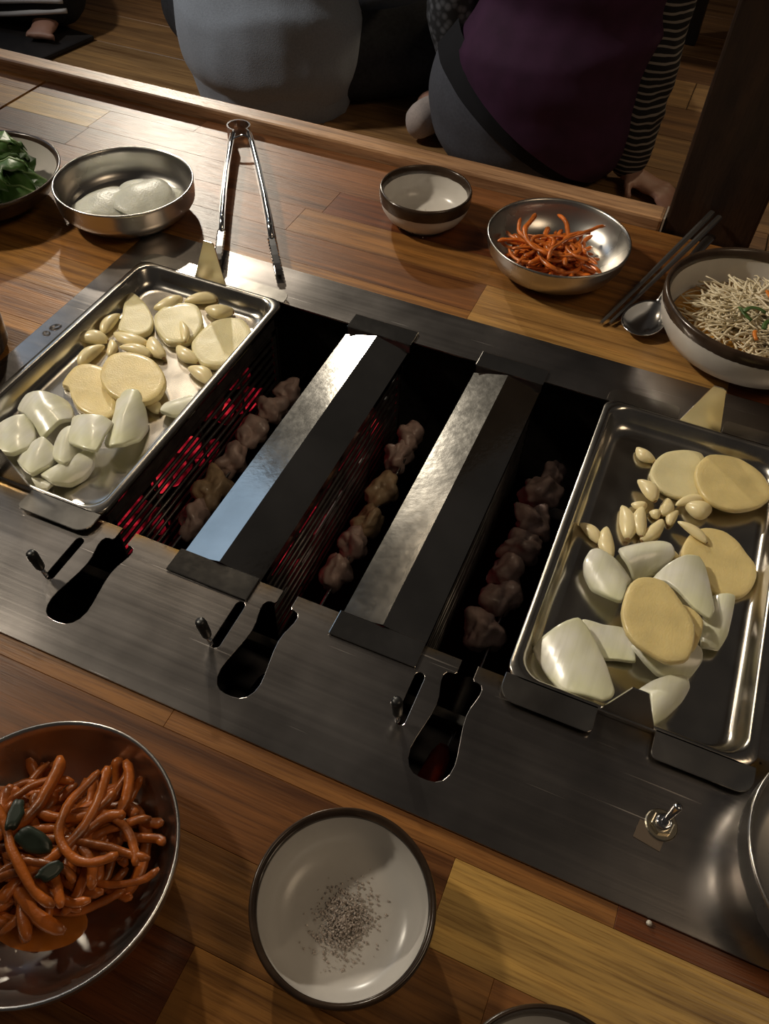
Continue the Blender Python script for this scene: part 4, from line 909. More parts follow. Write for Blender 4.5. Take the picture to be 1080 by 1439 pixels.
def strip_path(cx, cy, z, L, ang, curl, rnd, n=9, wav=.35):
    p = [Vector((0, 0, 0))]; a = ang
    for i in range(n - 1):
        a += curl / n + rnd.uniform(-wav, wav) * .5
        p.append(p[-1] + Vector((math.cos(a), math.sin(a), rnd.uniform(-.25, .25))) * (L / n))
    m = sum(p, Vector()) / n
    return [q - m + Vector((cx, cy, z)) for q in p]
def pickle(bowl, mat, spots, count, rad, Lr, heap, base, label, group, name, seed, curlr=2.5):
    """each pickled strip its own object, heaped in the bowl"""
    rnd = random.Random(seed); b = bowl.location
    for i in range(count):
        ox, oy, rx, ry = rnd.choice(spots)
        a = rnd.uniform(0, 2 * PI); q = math.sqrt(rnd.random()); x, y = ox + rx * q * math.cos(a), oy + ry * q * math.sin(a)
        lay = i / count; z = base + heap * lay * (1 - .75 * q * q) + rad
        path = strip_path(0, 0, 0, rnd.uniform(*Lr), rnd.uniform(0, 6.28), rnd.uniform(-curlr, curlr), rnd, 12, .5)
        R = .056
        pp = []
        for p in path:                                            # keep inside the bowl, above its inner wall
            w = Vector((x + p.x, y + p.y, z + p.z * .5)); r = math.hypot(w.x, w.y)
            if r > R: w.x *= R / r; w.y *= R / r; r = R
            low = .0060 + .0165 * (r / .059) ** 3.0 + rad * .9
            w.z = max(w.z, low); pp.append(w)
        c = sum(pp, Vector()) / len(pp)
        sm = spline([w - c for w in pp], 24); k = rad * rnd.uniform(.7, 1.25)
        o = MB().add(*tube_vf(sm, [k * .5] + [k * rnd.uniform(.9, 1.1) for _ in range(22)] + [k * .5], 7, rnd.uniform(.5, .9))).build(name, mat, None, smooth=True)
        o.location = Vector(b) + c
        tag(o, label, 'pickle', group)
pickle(CB, M['kimchi'], [(-.018, -.014, .012, .012), (-.004, -.010, .014, .014), (.010, -.004, .012, .012), (.004, -.012, .018, .014)], 105, .0023, (.045, .10), .034, .007,
       'thin orange pickle strip in the tangle in the far steel bowl', 'orange pickle strips', 'pickle_strip', 4, 5.5)
pickle(SB, M['spicy'], [(.004, .016, .020, .018), (.018, .018, .018, .013), (-.016, .004, .022, .022), (.000, .000, .022, .020), (-.026, .0, .018, .024), (-.004, .008, .012, .012)], 110, .0027, (.04, .10), .032, .007,
       'thick red pickle strip in the saucy heap in the lower left bowl', 'red pickle strips', 'pickle_strip', 8, 3.6)
def flat_blob(name, c, rx, ry, h, mat, seed, n=40):
    v = []; f = []
    for s, z in ((1.0, 0), (.97, h * .7), (.88, h), (.5, h)):
        for k in range(n):
            a = 2 * PI * k / n; d = 1 + .28 * noise.noise(Vector((math.cos(a) * 1.6, math.sin(a) * 1.6, seed)))
            v.append((rx * d * s * math.cos(a), ry * d * s * math.sin(a), z))
    v.append((0, 0, h)); t = len(v) - 1
    for i in range(3):
        for k in range(n): k2 = (k + 1) % n; f.append((i * n + k, i * n + k2, (i + 1) * n + k2, (i + 1) * n + k))
    for k in range(n): f.append((3 * n + k, 3 * n + (k + 1) % n, t))
    o = mesh_obj(name, v, f, mat, None, smooth=True); o.location = c; return o
o = flat_blob('pickle_juice', (-0.180, 0.024, .0062), .028, .020, .0016, M['sauce'], 3); tag(o, 'orange pickle juice pooled in the lower left bowl', 'sauce', kind='stuff')
for i, (dx, dy, s) in enumerate(((-.004, .006, 1.0), (.012, -.002, .7), (-.020, .012, .8))):
    o = flat_blob('seaweed_bit', (-0.186 + dx, 0.046 + dy, .037), .010 * s, .005 * s, .003, M['seaweed'], 5 + i); o.rotation_euler = (.3, .2, i)
    tag(o, ('dark leaf scrap in the middle of the red pickle heap', 'small dark leaf scrap at the right of the red pickle heap', 'dark leaf scrap at the left of the red pickle heap')[i], 'leaf')
# radish slices
def radish(c, R, tilt, rz, seed, label):
    n = 44; v = []; f = []; th = .0012
    for side in (0, 1):
        for s in (1.0, .82, .6, .38, .18):
            for k in range(n):
                a = 2 * PI * k / n; r = R * s * (1 + .02 * math.sin(3 * a + seed))
                x, y = r * math.cos(a), r * math.sin(a)
                z = .0030 * math.sin(a * 2 + seed) * s * s + .0016 * noise.noise(Vector((x * 60, y * 60, seed))) + .009 * (1 - s * s) + th * side
                v.append((x, y, z))
        v.append((0, 0, .009 + th * side))
    h = 5 * n + 1
    for side in (0, 1):
        b = side * h
        for i in range(4):
            for k in range(n):
                k2 = (k + 1) % n; q = (b + i * n + k, b + i * n + k2, b + (i + 1) * n + k2, b + (i + 1) * n + k); f.append(q if side else q[::-1])
        for k in range(n):
            q = (b + 4 * n + k, b + 4 * n + (k + 1) % n, b + 5 * n); f.append(q if side else q[::-1])
    for k in range(n): k2 = (k + 1) % n; f.append((k, k2, h + k2, h + k))
    o = mesh_obj('radish_slice', v, f, M['radish'], None, smooth=True); o.location = Vector(RB.location) + Vector(c); o.rotation_euler = (*tilt, rz)
    tag(o, label, 'radish', 'white radish slices')
radish((-.004, -.002, .0100), .036, (0, 0), .2, 1, 'bottom radish slice mostly hidden in the steel bowl')
radish((.024, .022, .0095), .023, (.05, -.12), .6, 2, 'small radish slice against the right wall of the steel bowl')
radish((.012, .014, .0130), .031, (.02, -.10), 1.6, 5, 'radish slice at the back right of the steel bowl')
radish((-.018, -.012, .0120), .032, (.02, .06), 2.3, 3, 'greyish radish slice at the left of the steel bowl')
radish((.013, .005, .0170), .031, (.06, -.05), .9, 7, 'wrinkled radish slice lying topmost in the steel bowl')
# salt heaps
def salt(name, loc, R, h, n, mat, label, size, seed):
    rnd = random.Random(seed); m = MB()
    for i in range(n):
        a = rnd.uniform(0, 6.28); r = R * abs(rnd.gauss(0, .48)); z = h * math.exp(-(r / (R * .5)) ** 2) * rnd.random()
        if r > R * 1.5: continue
        s = size * rnd.uniform(.5, 1.3); c = Vector((r * math.cos(a), r * math.sin(a) * 1.25, z + s * .5)); rot = Matrix.Rotation(rnd.uniform(0, 3), 3, Vector((rnd.random(), rnd.random(), rnd.random() + .1)).normalized())
        v, f = box_vf(-s, s, -s * .8, s * .8, -s * .7, s * .7); m.add([c + rot @ Vector(p) for p in v], f)
    o = m.build(name, mat); o.location = loc; tag(o, label, 'salt', kind='stuff')
salt('seasoned_salt', (-0.0415, 0.0855, .0046), .016, .0045, 1500, M['pepper_salt'], 'heap of brownish peppery salt in the near dish', .00042, 2)
salt('table_salt', (-0.2400, 0.6990, .0050), .016, .0030, 600, M['white_salt'], 'small scatter of white salt in the far dish', .0006, 6)
# shredded salad in the big bowl
def salad():
    b = Vector(NB.location); rnd = random.Random(31)
    v, f = lathe_vf([(0, 0), (.060, 0), (.0665, .001), (.066, .0016), (.058, .0014), (0, .0014)], 60); o = mesh_obj('broth', v, f, M['broth'], None, smooth=True); o.location = b + Vector((0, 0, .0205)); tag(o, 'amber broth in the big brown-rimmed bowl', 'broth', kind='stuff')
    m = MB()
    for i in range(620):
        a = rnd.uniform(0, 6.28); q = math.sqrt(rnd.random()); x, y = .048 * q * math.cos(a) + .006, .046 * q * math.sin(a) + .006
        z = .020 + .026 * rnd.random() * (1 - .7 * q * q)
        if x < .005 and y < -.010 and rnd.random() < .70: continue
        p = strip_path(x, y, z, rnd.uniform(.03, .075), rnd.uniform(0, 6.28), rnd.uniform(-2.5, 2.5), rnd, 9, .6)
        for w in p:
            r = math.hypot(w.x, w.y)
            if r > .064: w.x *= .064 / r; w.y *= .064 / r
            w.z = max(w.z, .0215)
        m.add(*tube_vf(spline(p, 14), rnd.uniform(.0005, .0012), 5, rnd.uniform(.5, 1)))
    o = m.build('shredded_radish', M['noodle'], None, smooth=True); o.location = b; tag(o, 'pale shredded radish piled in the big bowl', 'salad', kind='stuff')
    p = [(-.004, .020, .040), (.004, .028, .050), (.010, .034, .060), (.011, .040, .067), (.005, .044, .068), (.002, .041, .066)]
    o = MB().add(*tube_vf(spline(p, 16), [.0016] * 12 + [.0012, .001, .0008, .0006], 6)).build('bean_sprout', M['noodle'], None, smooth=True); o.location = b; tag(o, 'single pale sprout curling up above the shredded salad', 'sprout')
    for (dx, dy, dz, an), lab in zip(((.004, .008, .051, 2.2), (.002, -.036, .040, 1.9)), ('orange carrot shred on top of the big salad bowl, far one', 'orange carrot shred on top of the big salad bowl, near one')):
        p = [(-.006, 0, 0), (-.002, .001, .001), (.003, 0, .001), (.006, -.002, 0)]
        o = MB().add(*tube_vf(spline(p, 8), .0018, 6, .6)).build('carrot_shred', M['carrot'], None, smooth=True); o.location = b + Vector((dx, dy, dz)); o.rotation_euler = (0, 0, an); tag(o, lab, 'carrot')
    for (dx, dy, dz, an), lab in zip(((-.004, -.012, .046, .5), (.010, -.022, .044, 1.2), (-.010, -.014, .042, 2.4)), ('dark green scallion shred in the middle of the salad', 'green scallion shred at the near side of the salad', 'green scallion shred left of the salad centre')):
        p = [(-.009, 0, 0), (-.003, .002, .002), (.004, 0, .002), (.009, -.003, 0)]
        o = MB().add(*tube_vf(spline(p, 8), .0022, 6, .4)).build('scallion_shred', M['scallion'], None, smooth=True); o.location = b + Vector((dx, dy, dz)); o.rotation_euler = (0, 0, an); tag(o, lab, 'scallion')
salad()

# ------------------------------------------------------------------ cutlery and tongs
def chopsticks():
    for (a, b), lab in zip((((-.0375, .6185, .0032), (.0240, .7985, .0325)), ((-.0300, .6220, .0032), (.0318, .7940, .0320))), ('left steel chopstick of the pair propped toward the post', 'right steel chopstick of the pair propped toward the post')):
        A, B = Vector(a), Vector(b); c = (A + B) / 2
        o = MB().add(*tube_vf([A - c, A.lerp(B, .3) - c, A.lerp(B, .6) - c, B - c], [.0016, .0022, .0028, .0032], 8, .75)).build('chopstick', M['stick'], None)
        o.location = c; tag(o, lab, 'chopstick', 'pair of steel chopsticks')
chopsticks()
def spoon():
    t = empty('spoon', (-0.0025, 0.636, 0)); tag(t, 'steel spoon with its bowl beside the big salad bowl', 'spoon')
    ang = math.atan2(.770 - .640, .036 - .004); ax = Vector((math.cos(ang), math.sin(ang), 0)); bx = Vector((-ax.y, ax.x, 0)); n = 28; v = []; f = []
    rings = ((1.0, 0.0), (.97, .0006), (.90, -.0006), (.72, -.0036), (.5, -.0056), (.25, -.0066))
    for s, z in rings:
        for k in range(n):
            a = 2 * PI * k / n; L = .0265 if math.cos(a) < 0 else .0270; w = .0185 * (1 - .14 * math.cos(a))
            p = ax * (L * s * math.cos(a)) + bx * (w * s * math.sin(a)); v.append((p.x, p.y, .0092 + z + .002 * math.cos(a) * s))
    v.append((0, 0, .0024)); tp = len(v) - 1
    for i in range(len(rings) - 1):
        for k in range(n): k2 = (k + 1) % n; f.append((i * n + k, i * n + k2, (i + 1) * n + k2, (i + 1) * n + k))
    for k in range(n): f.append((5 * n + k, 5 * n + (k + 1) % n, tp))
    o = mesh_obj('spoon_bowl', v, f, M['cutlery'], t, smooth=True); md = o.modifiers.new('s', 'SOLIDIFY'); md.thickness = .001; md.offset = -1
    p = [ax * .0255 + Vector((0, 0, .0108)), ax * .045 + Vector((0, 0, .0165)), ax * .075 + Vector((0, 0, .0215)), ax * .110 + Vector((0, 0, .0245)), ax * .136 + Vector((0, 0, .0255))]
    MB().add(*tube_vf(spline(p, 20), [.0030 + .0022 * (i / 19) for i in range(20)], 8, .35)).build('spoon_handle', M['cutlery'], t, smooth=True)
spoon()
def tongs():
    t = empty('tongs', (-0.455, 0.68, 0.0)); tag(t, 'steel serving tongs lying open between the radish bowl and salt bowl', 'tongs')
    o0 = Vector(t.location)
    apex = Vector((-.4965, .7850, 0)); tl, tr = Vector((-.3840, .5455, 0)), Vector((-.3270, .5560, 0))
    nl, nr = Vector((-.4915, .7600, 0)), Vector((-.4765, .7690, 0))
    wd = .0165
    def strip(name, path, mat, w0=wd, th=.0009, zc=.0085, ws=None, par=t):
        """metal band standing on edge along a ground path"""
        v = []; f = []; m = len(path)
        for i, p in enumerate(path):
            d = (path[min(i + 1, m - 1)] - path[max(i - 1, 0)]); d.z = 0; d.normalize(); s = Vector((-d.y, d.x, 0)); w = ws[i] if ws else w0
            for sg, z in ((-1, -.5), (-1, .5), (1, .5), (1, -.5)):
                q = p + s * sg * th + Vector((0, 0, zc + z * w)) - o0; v.append(q)
        for i in range(m - 1):
            for k in range(4): k2 = (k + 1) % 4; f.append((i * 4 + k, i * 4 + k2, i * 4 + 4 + k2, i * 4 + 4 + k))
        f += [(3, 2, 1, 0), tuple(4 * (m - 1) + k for k in range(4))]
        return MB().add(v, f).build(name, mat, par)
    # bend: a round loop of band at the closed end
    c = apex + Vector((.003, -.009, 0)); r = .0125
    ax = ((nl + nr) / 2 - c).normalized(); a0 = math.atan2(ax.y, ax.x); loop = [nl]
    for i in range(17):
        a = a0 - .62 - (2 * PI - 1.24) * i / 16; loop.append(c + Vector((r * math.cos(a), r * math.sin(a), 0)))
    loop.append(nr)
    strip('spring_bend', loop, M['chrome'])
    for nk, tip, sg in ((nl, tl, -1), (nr, tr, 1)):
        d = (tip - nk).normalized(); s = Vector((-d.y, d.x, 0)); path = [nk.lerp(tip, u) for u in (0, .1, .3, .5, .68, .8)]
        path = [p + s * (sg * .002 * math.sin(PI * i / 5)) for i, p in enumerate(path)]
        a = strip('arm', path, M['chrome'], ws=[.0125, .0130, .0140, .0130, .011, .009], th=.0030)
        MB().add(*tube_vf([p - o0 + Vector((0, 0, .0140 - .0004 * i)) for i, p in enumerate(path)], .0028, 8)).build('rolled_edge', M['chrome'], a, smooth=True)
        q = [nk.lerp(tip, u) for u in (.8, .86, .92, .97, 1.0)]
        strip('serrated_tip', q, M['chrome'], ws=[.009, .010, .010, .009, .006], th=.0028, zc=.0078)
        par = t.children[-1]
        for i in range(9):
            p = nk.lerp(tip, .81 + .02 * i) - o0
            for sd in (-1, 1):
                e = p + s * sd * .0030 + Vector((0, 0, .0118)); v, f = lathe_vf([(.0013, -.0012), (.0013, 0), (0, .0014)], 6, e); MB().add(v, f).build('tooth', M['chrome'], par)
    cr = [nl.lerp(tl, .055) - o0, None, nr.lerp(tr, .055) - o0]; mid = (cr[0] + cr[2]) / 2
    path = [cr[0] + Vector((0, 0, .014)), mid + Vector((.001, .004, .0165)), cr[2] + Vector((0, 0, .014))]
    MB().add(*tube_vf(spline(path, 10), .0014, 8)).build('lock_ring', M['chrome'], t, smooth=True)
tongs()
# small things
for (x, y, a, b, an), lab in zip(((-.4640, .4085, .0105, .0050, .9), (-.4655, .3985, .0065, .0040, .6)), ('larger water drop on the plate rim left of the tray', 'smaller water drop on the plate rim left of the tray')):
    v, f = lathe_vf([(1, 0), (.9, .45), (.65, .8), (.3, .97), (0, 1)], 20); o = mesh_obj('water_drop', [(p[0] * a / 1.9, p[1] * b / 1.9, p[2] * .0022) for p in v], f, M['water'], None, smooth=True)
    o.location = (x, y, .0017); o.rotation_euler = (0, 0, an); tag(o, lab, 'water drop')
v, f = lathe_vf([(0, 0), (.7, .1), (1, .5), (.7, 1.0), (0, 1.2)], 12); o = mesh_obj('salt_grain', [(p[0] * .0016, p[1] * .0016, p[2] * .002) for p in v], f, M['white_salt'], None, smooth=True)
o.location = (.0993, .1474, .0); tag(o, 'single pale crumb on the wood at the near edge of the plate', 'crumb')
# ------------------------------------------------------------------ people (backs turned, sitting on the floor)
def tubes_vf(chains):
    """closed elliptical tubes with rounded ends. chain: list of (point, rx, ry); the section's wide axis follows `side`"""
    m = MB()
    for ch in chains:
        side = Vector(ch[0]) if ch[0] else None
        nodes = ch[1]
        P = [Vector(p) for p, _, _ in nodes]; RX = [a for _, a, _ in nodes]; RY = [b for _, _, b in nodes]
        k = 18; rows = []
        sp = spline(P, (len(P) - 1) * 6 + 1); rx = spline([(a, b, 0) for a, b in zip(RX, RY)], len(sp))
        n = len(sp); secs = []
        ov = (sp[-1] - sp[0]).normalized(); ref = Vector((0, 0, 1)) if abs(ov.z) < .7 else Vector((0, 1, 0)); tr = None
        d0 = (sp[1] - sp[0]).normalized(); d1 = (sp[-1] - sp[-2]).normalized()
        for a in (80, 60, 38, 18): secs.append((sp[0] - d0 * min(rx[0].x, rx[0].y) * math.sin(math.radians(a)), d0, rx[0] * math.cos(math.radians(a))))
        for i in range(n): secs.append((sp[i], (sp[min(i + 1, n - 1)] - sp[max(i - 1, 0)]).normalized(), rx[i]))
        for a in (18, 38, 60, 80): secs.append((sp[-1] + d1 * min(rx[-1].x, rx[-1].y) * math.sin(math.radians(a)), d1, rx[-1] * math.cos(math.radians(a))))
        v = []; f = []
        for c, t, r in secs:
            s = side if side else (tr if tr else t.cross(ref))
            s = (s - t * s.dot(t)).normalized(); u = t.cross(s); tr = s
            for j in range(k):
                a = 2 * PI * j / k; v.append(c + s * (r.x * math.cos(a)) + u * (r.y * math.sin(a)))
        for i in range(len(secs) - 1):
            for j in range(k): j2 = (j + 1) % k; f.append((i * k + j, i * k + j2, (i + 1) * k + j2, (i + 1) * k + j))
        f.append(tuple(range(k - 1, -1, -1))); f.append(tuple((len(secs) - 1) * k + j for j in range(k)))
        m.add(v, f)
    return m
def grow(name, chains, mat, parent, voxel=.012, smooth=8, fold=0, fscale=9, seed=0, cuts=(), inflate=0, fdir=(1, 1, 1)):
    """one continuous surface from overlapping tubes; optional cloth folds; cuts: planes (point, normal), the normal's side is removed"""
    o = tubes_vf(chains).build('tmp', None)
    r = o.modifiers.new('r', 'REMESH'); r.mode = 'VOXEL'; r.voxel_size = voxel
    s = o.modifiers.new('s', 'SMOOTH'); s.factor = .5; s.iterations = smooth
    dg = bpy.context.evaluated_depsgraph_get(); dg.update()
    me = bpy.data.meshes.new_from_object(o.evaluated_get(dg)); old = o.data; bpy.data.objects.remove(o); bpy.data.meshes.remove(old)
    me.name = name; bm = bmesh.new(); bm.from_mesh(me); bm.normal_update()
    if fold or inflate:
        off = Vector((seed * 7.1, seed * 3.3, seed)); nd = []
        for v in bm.verts:
            q = Vector((v.co.x * fdir[0], v.co.y * fdir[1], v.co.z * fdir[2]))
            h = 1 - 2 * abs(noise.noise(q * fscale + off)); h2 = noise.noise(q * fscale * 2.3 + off)
            nd.append(v.normal * (inflate + fold * (h * .8 + h2 * .4)))
        for v, d in zip(bm.verts, nd): v.co += d
    for pt, nr in cuts:
        bmesh.ops.bisect_plane(bm, geom=bm.verts[:] + bm.edges[:] + bm.faces[:], plane_co=pt, plane_no=nr, clear_outer=True)
    bm.to_mesh(me); bm.free(); me.materials.clear()
    if mat: me.materials.append(mat)
    me.polygons.foreach_set('use_smooth', [True] * len(me.polygons))
    o = bpy.data.objects.new(name, me); C.objects.link(o)
    if parent: o.parent = parent
    return o
X = (1, 0, 0)
def head_chain(c, r=.075): return [(None, [((c[0], c[1] - .0, c[2] - .15), .050, .052), ((c[0], c[1], c[2] - .07), .052, .055), ((c[0], c[1], c[2]), r, .092), ((c[0], c[1], c[2] + .06), r * .9, .08)])]
def face(parent, c):
    # the faces look away from the camera; simple features all the same
    for sx in (-1, 1):
        MB().add(*lathe_vf([(0, -.012), (.009, -.008), (.012, 0), (.009, .008), (0, .012)], 12, (c[0] + sx * .030, c[1] + .080, c[2] + .005))).build('eye', M['white_glaze'], parent, smooth=True)
        MB().add(*lathe_vf([(0, -.03), (.010, -.02), (.013, 0), (.012, .018), (0, .03)], 12, (c[0] + sx * .079, c[1], c[2] - .01))).build('ear', M['skin'], parent, smooth=True)
    MB().add(*tube_vf([(c[0], c[1] + .088, c[2] + .01), (c[0], c[1] + .102, c[2] - .018), (c[0], c[1] + .096, c[2] - .028), (c[0], c[1] + .085, c[2] - .03)], [.007, .012, .013, .007], 10)).build('nose', M['skin'], parent, smooth=True)
    MB().add(*tube_vf([(c[0] - .022, c[1] + .083, c[2] - .052), (c[0], c[1] + .092, c[2] - .050), (c[0] + .022, c[1] + .083, c[2] - .052)], [.003, .006, .003], 8)).build('mouth', simple('lips', (.36, .14, .12), .5), parent, smooth=True)
def hand_chains(w, dirv, side, palm_n=(0, 0, 1), s=1.0, curl=.25):
    """palm and five separate fingers leaving the wrist w along dirv; side points to the thumb"""
    w, d, sd, up = Vector(w), Vector(dirv).normalized(), Vector(side).normalized(), Vector(palm_n)
    ch = [(sd, [(w, .026 * s, .020 * s), (w + d * .035 * s, .034 * s, .016 * s), (w + d * .078 * s, .038 * s, .013 * s)])]
    for i, (o, L) in enumerate(((.028, .066), (.010, .074), (-.009, .069), (-.027, .054))):
        a = w + d * .080 * s + sd * o * s; sp = d + sd * (o * 4); sp.normalize()
        b = a + sp * L * .45 * s + up * (.006 * s); e = a + sp * L * .78 * s - up * (L * curl * .5 * s); g = a + sp * L * .95 * s - up * (L * curl * s)
        ch.append((None, [(a - sp * .015 * s, .0095 * s, .0095 * s), (b, .0088 * s, .0088 * s), (e, .0080 * s, .0080 * s), (g, .0068 * s, .0068 * s)]))
    a = w + d * .025 * s + sd * .026 * s; q = (d * .6 + sd * .8).normalized()
    ch.append((None, [(a, .013 * s, .012 * s), (a + q * .030 * s, .0105 * s, .0105 * s), (a + q * .056 * s + d * .006 * s - up * .006 * s, .0088 * s, .0088 * s)]))
    return ch

def person_grey():
    hx, hy = -.905, 1.600; c = (hx + .0, hy + .03, .50)
    b = grow('person', [(X, [((hx, hy, -.255), .145, .095), ((hx, hy, -.10), .135, .085), ((hx, hy + .01, .08), .150, .085), ((hx, hy + .02, .20), .14, .075), ((hx, hy + .02, .27), .07, .055)])] + head_chain(c)
             + [(None, [((hx + s * .17, hy + .02, .20), .045, .045), ((hx + s * .235, hy + .06, .03), .038, .038), ((hx + s * .20, hy + .24, -.06), .030, .030), ((hx + s * .17, hy + .34, -.05), .024, .022)]) for s in (-1, 1)]
             + hand_chains((hx - .17, hy + .34, -.05), (.2, 1, 0), (1, 0, 0)) + hand_chains((hx + .17, hy + .34, -.05), (-.2, 1, 0), (-1, 0, 0))
             + [(None, [((hx + s * .10, hy + .02, -.26), .075, .065), ((hx + s * .24, hy + .10, -.27), .062, .056), ((hx + s * .29, hy + .19, -.265), .05, .05), ((hx + s * .12, hy + .34, -.29), .040, .036), ((hx - s * .06, hy + .36, -.305), .032, .028), ((hx - s * .14, hy + .40, -.31), .030, .022)]) for s in (-1, 1)],
             M['skin'], None, voxel=.0075, smooth=4)
    tag(b, 'person in a grey sweatshirt and dark trousers sitting with back turned', 'person')
    face(b, c)
    grow('sweatshirt', [(X, [((hx - .002, hy - .018, -.262), .186, .135), ((hx - .002, hy - .024, -.215), .196, .150), ((hx - .006, hy - .012, -.12), .187, .137), ((hx, hy, .02), .188, .125), ((hx, hy + .01, .15), .185, .11), ((hx, hy + .02, .235), .09, .07)])]
         + [(None, [((hx + s * .165, hy + .02, .19), .068, .068), ((hx + s * .245, hy + .06, .03), .056, .058), ((hx + s * .205, hy + .24, -.06), .043, .043), ((hx + s * .185, hy + .30, -.055), .038, .038)]) for s in (-1, 1)],
         M['sweat'], b, voxel=.011, smooth=8, fold=.013, fscale=5.5, seed=2, fdir=(.7, .7, 1.3), cuts=[((0, 0, -.302), (0, 0, -1))])
    grow('waistband', [(X, [((hx - .002, hy - .020, -.300), .180, .135), ((hx - .002, hy - .021, -.262), .190, .143)])], M['sweat'], b, voxel=.011, smooth=3, fold=.002, fscale=10)
    grow('trousers', [(X, [((hx + .01, hy + .00, -.265), .172, .120), ((hx + .01, hy, -.20), .16, .10)])]
         + [(None, [((hx + s * .10, hy + .02, -.258), .092, .078), ((hx + s * .235, hy + .105, -.252), .080, .082), ((hx + s * .285, hy + .165, -.245), .072, .085), ((hx + s * .13, hy + .34, -.285), .056, .050), ((hx - s * .04, hy + .365, -.30), .045, .040)]) for s in (-1, 1)],
         M['jeans'], b, voxel=.011, smooth=6, fold=.004, fscale=9, seed=4, cuts=[((0, 0, FZ + .001), (0, 0, -1))])
    grow('hair', [(X, [((c[0], c[1] - .02, c[2] - .03), .080, .080), ((c[0], c[1] - .012, c[2] + .03), .086, .098), ((c[0], c[1] - .008, c[2] + .07), .076, .088)])], M['hair'], b, voxel=.009, smooth=5, fold=.002, fscale=30, cuts=[((c[0], c[1] + .05, c[2] + .02), (0, 1, -.35))])
person_grey()
def person_purple():
    hx, hy = -.335, 1.600; c = (-.24, hy + .06, .50)
    tor = [((hx, hy, -.235), .150, .105), ((hx + .03, hy, -.10), .125, .085), ((hx + .06, hy + .01, .06), .140, .085), ((hx + .085, hy + .03, .18), .14, .075), ((hx + .09, hy + .04, .26), .065, .055)]
    W = Vector((-.132, 1.560, -.310))
    b = grow('person', [(X, tor)] + head_chain(c)
             + [(None, [((-.150, hy + .03, .17), .042, .042), ((-.148, 1.640, -.02), .033, .036), ((-.142, 1.600, -.17), .030, .030), ((-.134, 1.566, -.285), .024, .026), (tuple(W), .024, .021)])]
             + hand_chains(W + Vector((.004, 0, -.004)), (.80, -.42, -.09), (-.45, -.85, 0), (0, 0, 1), .80, .22)
             + [(None, [((-.41, hy + .03, .17), .042, .042), ((-.505, hy + .02, .0), .036, .036), ((-.50, hy + .20, -.10), .030, .030), ((-.42, hy + .30, -.10), .024, .022)])] + hand_chains((-.42, hy + .30, -.10), (.6, .8, 0), (.7, -.6, 0))
             + [(None, [((hx - .08, hy, -.25), .085, .075), ((hx + .02, hy + .22, -.25), .07, .065), ((hx + .06, hy + .38, -.27), .055, .055), ((hx - .10, hy + .22, -.30), .042, .034), ((-.56, 1.62, -.305), .030, .030)]),
                (None, [((hx + .10, hy + .02, -.25), .08, .075), ((hx + .10, hy + .24, -.27), .065, .06), ((hx + .08, hy + .42, -.285), .05, .048), ((hx - .02, hy + .36, -.30), .036, .032)])],
             M['skin'], None, voxel=.0065, smooth=3)
    tag(b, 'person in a purple vest over grey knit, sitting and leaning on one hand', 'person')
    face(b, c)
    hips = [(X, [((hx - .020, hy - .035, -.262), .180, .130), ((hx - .018, hy - .036, -.20), .182, .135), ((hx + .02, hy - .02, -.10), .150, .115), ((hx + .05, hy - .01, 0), .150, .105)])]
    legs = [(None, [((hx - .10, hy + .00, -.245), .105, .088), ((hx + .02, hy + .22, -.245), .085, .078), ((hx + .06, hy + .38, -.262), .066, .066), ((hx - .09, hy + .24, -.292), .052, .044), ((-.53, 1.66, -.30), .040, .036)]),
            (None, [((hx + .06, hy + .04, -.25), .085, .080), ((hx + .10, hy + .24, -.26), .075, .07), ((hx + .08, hy + .42, -.28), .058, .054), ((hx - .0, hy + .36, -.295), .045, .040)])]
    fl = ((0, 0, FZ + .001), (0, 0, -1))
    # slanting garment lines seen from behind: down to the right
    n = Vector((.50, 0, .78)).normalized()                        # up-right side of the slanting line
    p_belt, p_vest = Vector((-.430, 1.45, -.205)), Vector((-.400, 1.45, -.185))
    grow('slacks', hips + legs, M['slacks'], b, voxel=.011, smooth=8, fold=.003, fscale=8, seed=1, cuts=[fl, (p_belt + n * .02, n)])
    grow('trouser_leg', legs[1:], M['slacks'], b, voxel=.011, smooth=5, fold=.003, fscale=8, cuts=[fl])
    grow('black_belt', hips + legs[:1], M['black_cloth'], b, voxel=.011, smooth=8, inflate=.006, fold=.002, cuts=[fl, (p_belt, -n), (p_vest + n * .03, n)])
    tor2 = [(X, [((hx + .035, hy - .040, -.265), .150, .125), ((hx + .012, hy - .048, -.18), .158, .138), ((hx + .035, hy - .030, -.08), .150, .122), ((hx + .045, hy - .02, .04), .148, .115), ((hx + .060, hy + .02, .16), .150, .10), ((hx + .07, hy + .035, .235), .085, .07)])]
    grow('purple_vest', tor2, M['vest'], b, voxel=.010, smooth=8, inflate=.010, fold=.011, fscale=6, seed=5, fdir=(.55, .55, 1.8), cuts=[(p_vest, -n)])
    grow('grey_cardigan', [(None, [((-.425, hy + .02, .17), .066, .066), ((-.500, hy - .02, .02), .056, .060), ((-.505, hy - .03, -.10), .054, .060), ((-.490, hy + .02, -.20), .050, .060)]), (None, [((-.50, hy - .02, .0), .045, .045), ((-.50, hy + .19, -.10), .040, .040), ((-.45, hy + .26, -.10), .034, .034)])],
         M['cardigan'], b, voxel=.010, smooth=6, fold=.004, fscale=11, seed=6)
    grow('striped_sleeve', [(None, [((-.155, hy + .03, .17), .062, .060), ((-.150, 1.640, -.02), .049, .050), ((-.142, 1.600, -.15), .047, .048), ((-.138, 1.575, -.24), .043, .046), ((-.133, 1.564, -.288), .037, .038)])], M['stripe'], b, voxel=.008, smooth=5, fold=.004, fscale=22, seed=7)
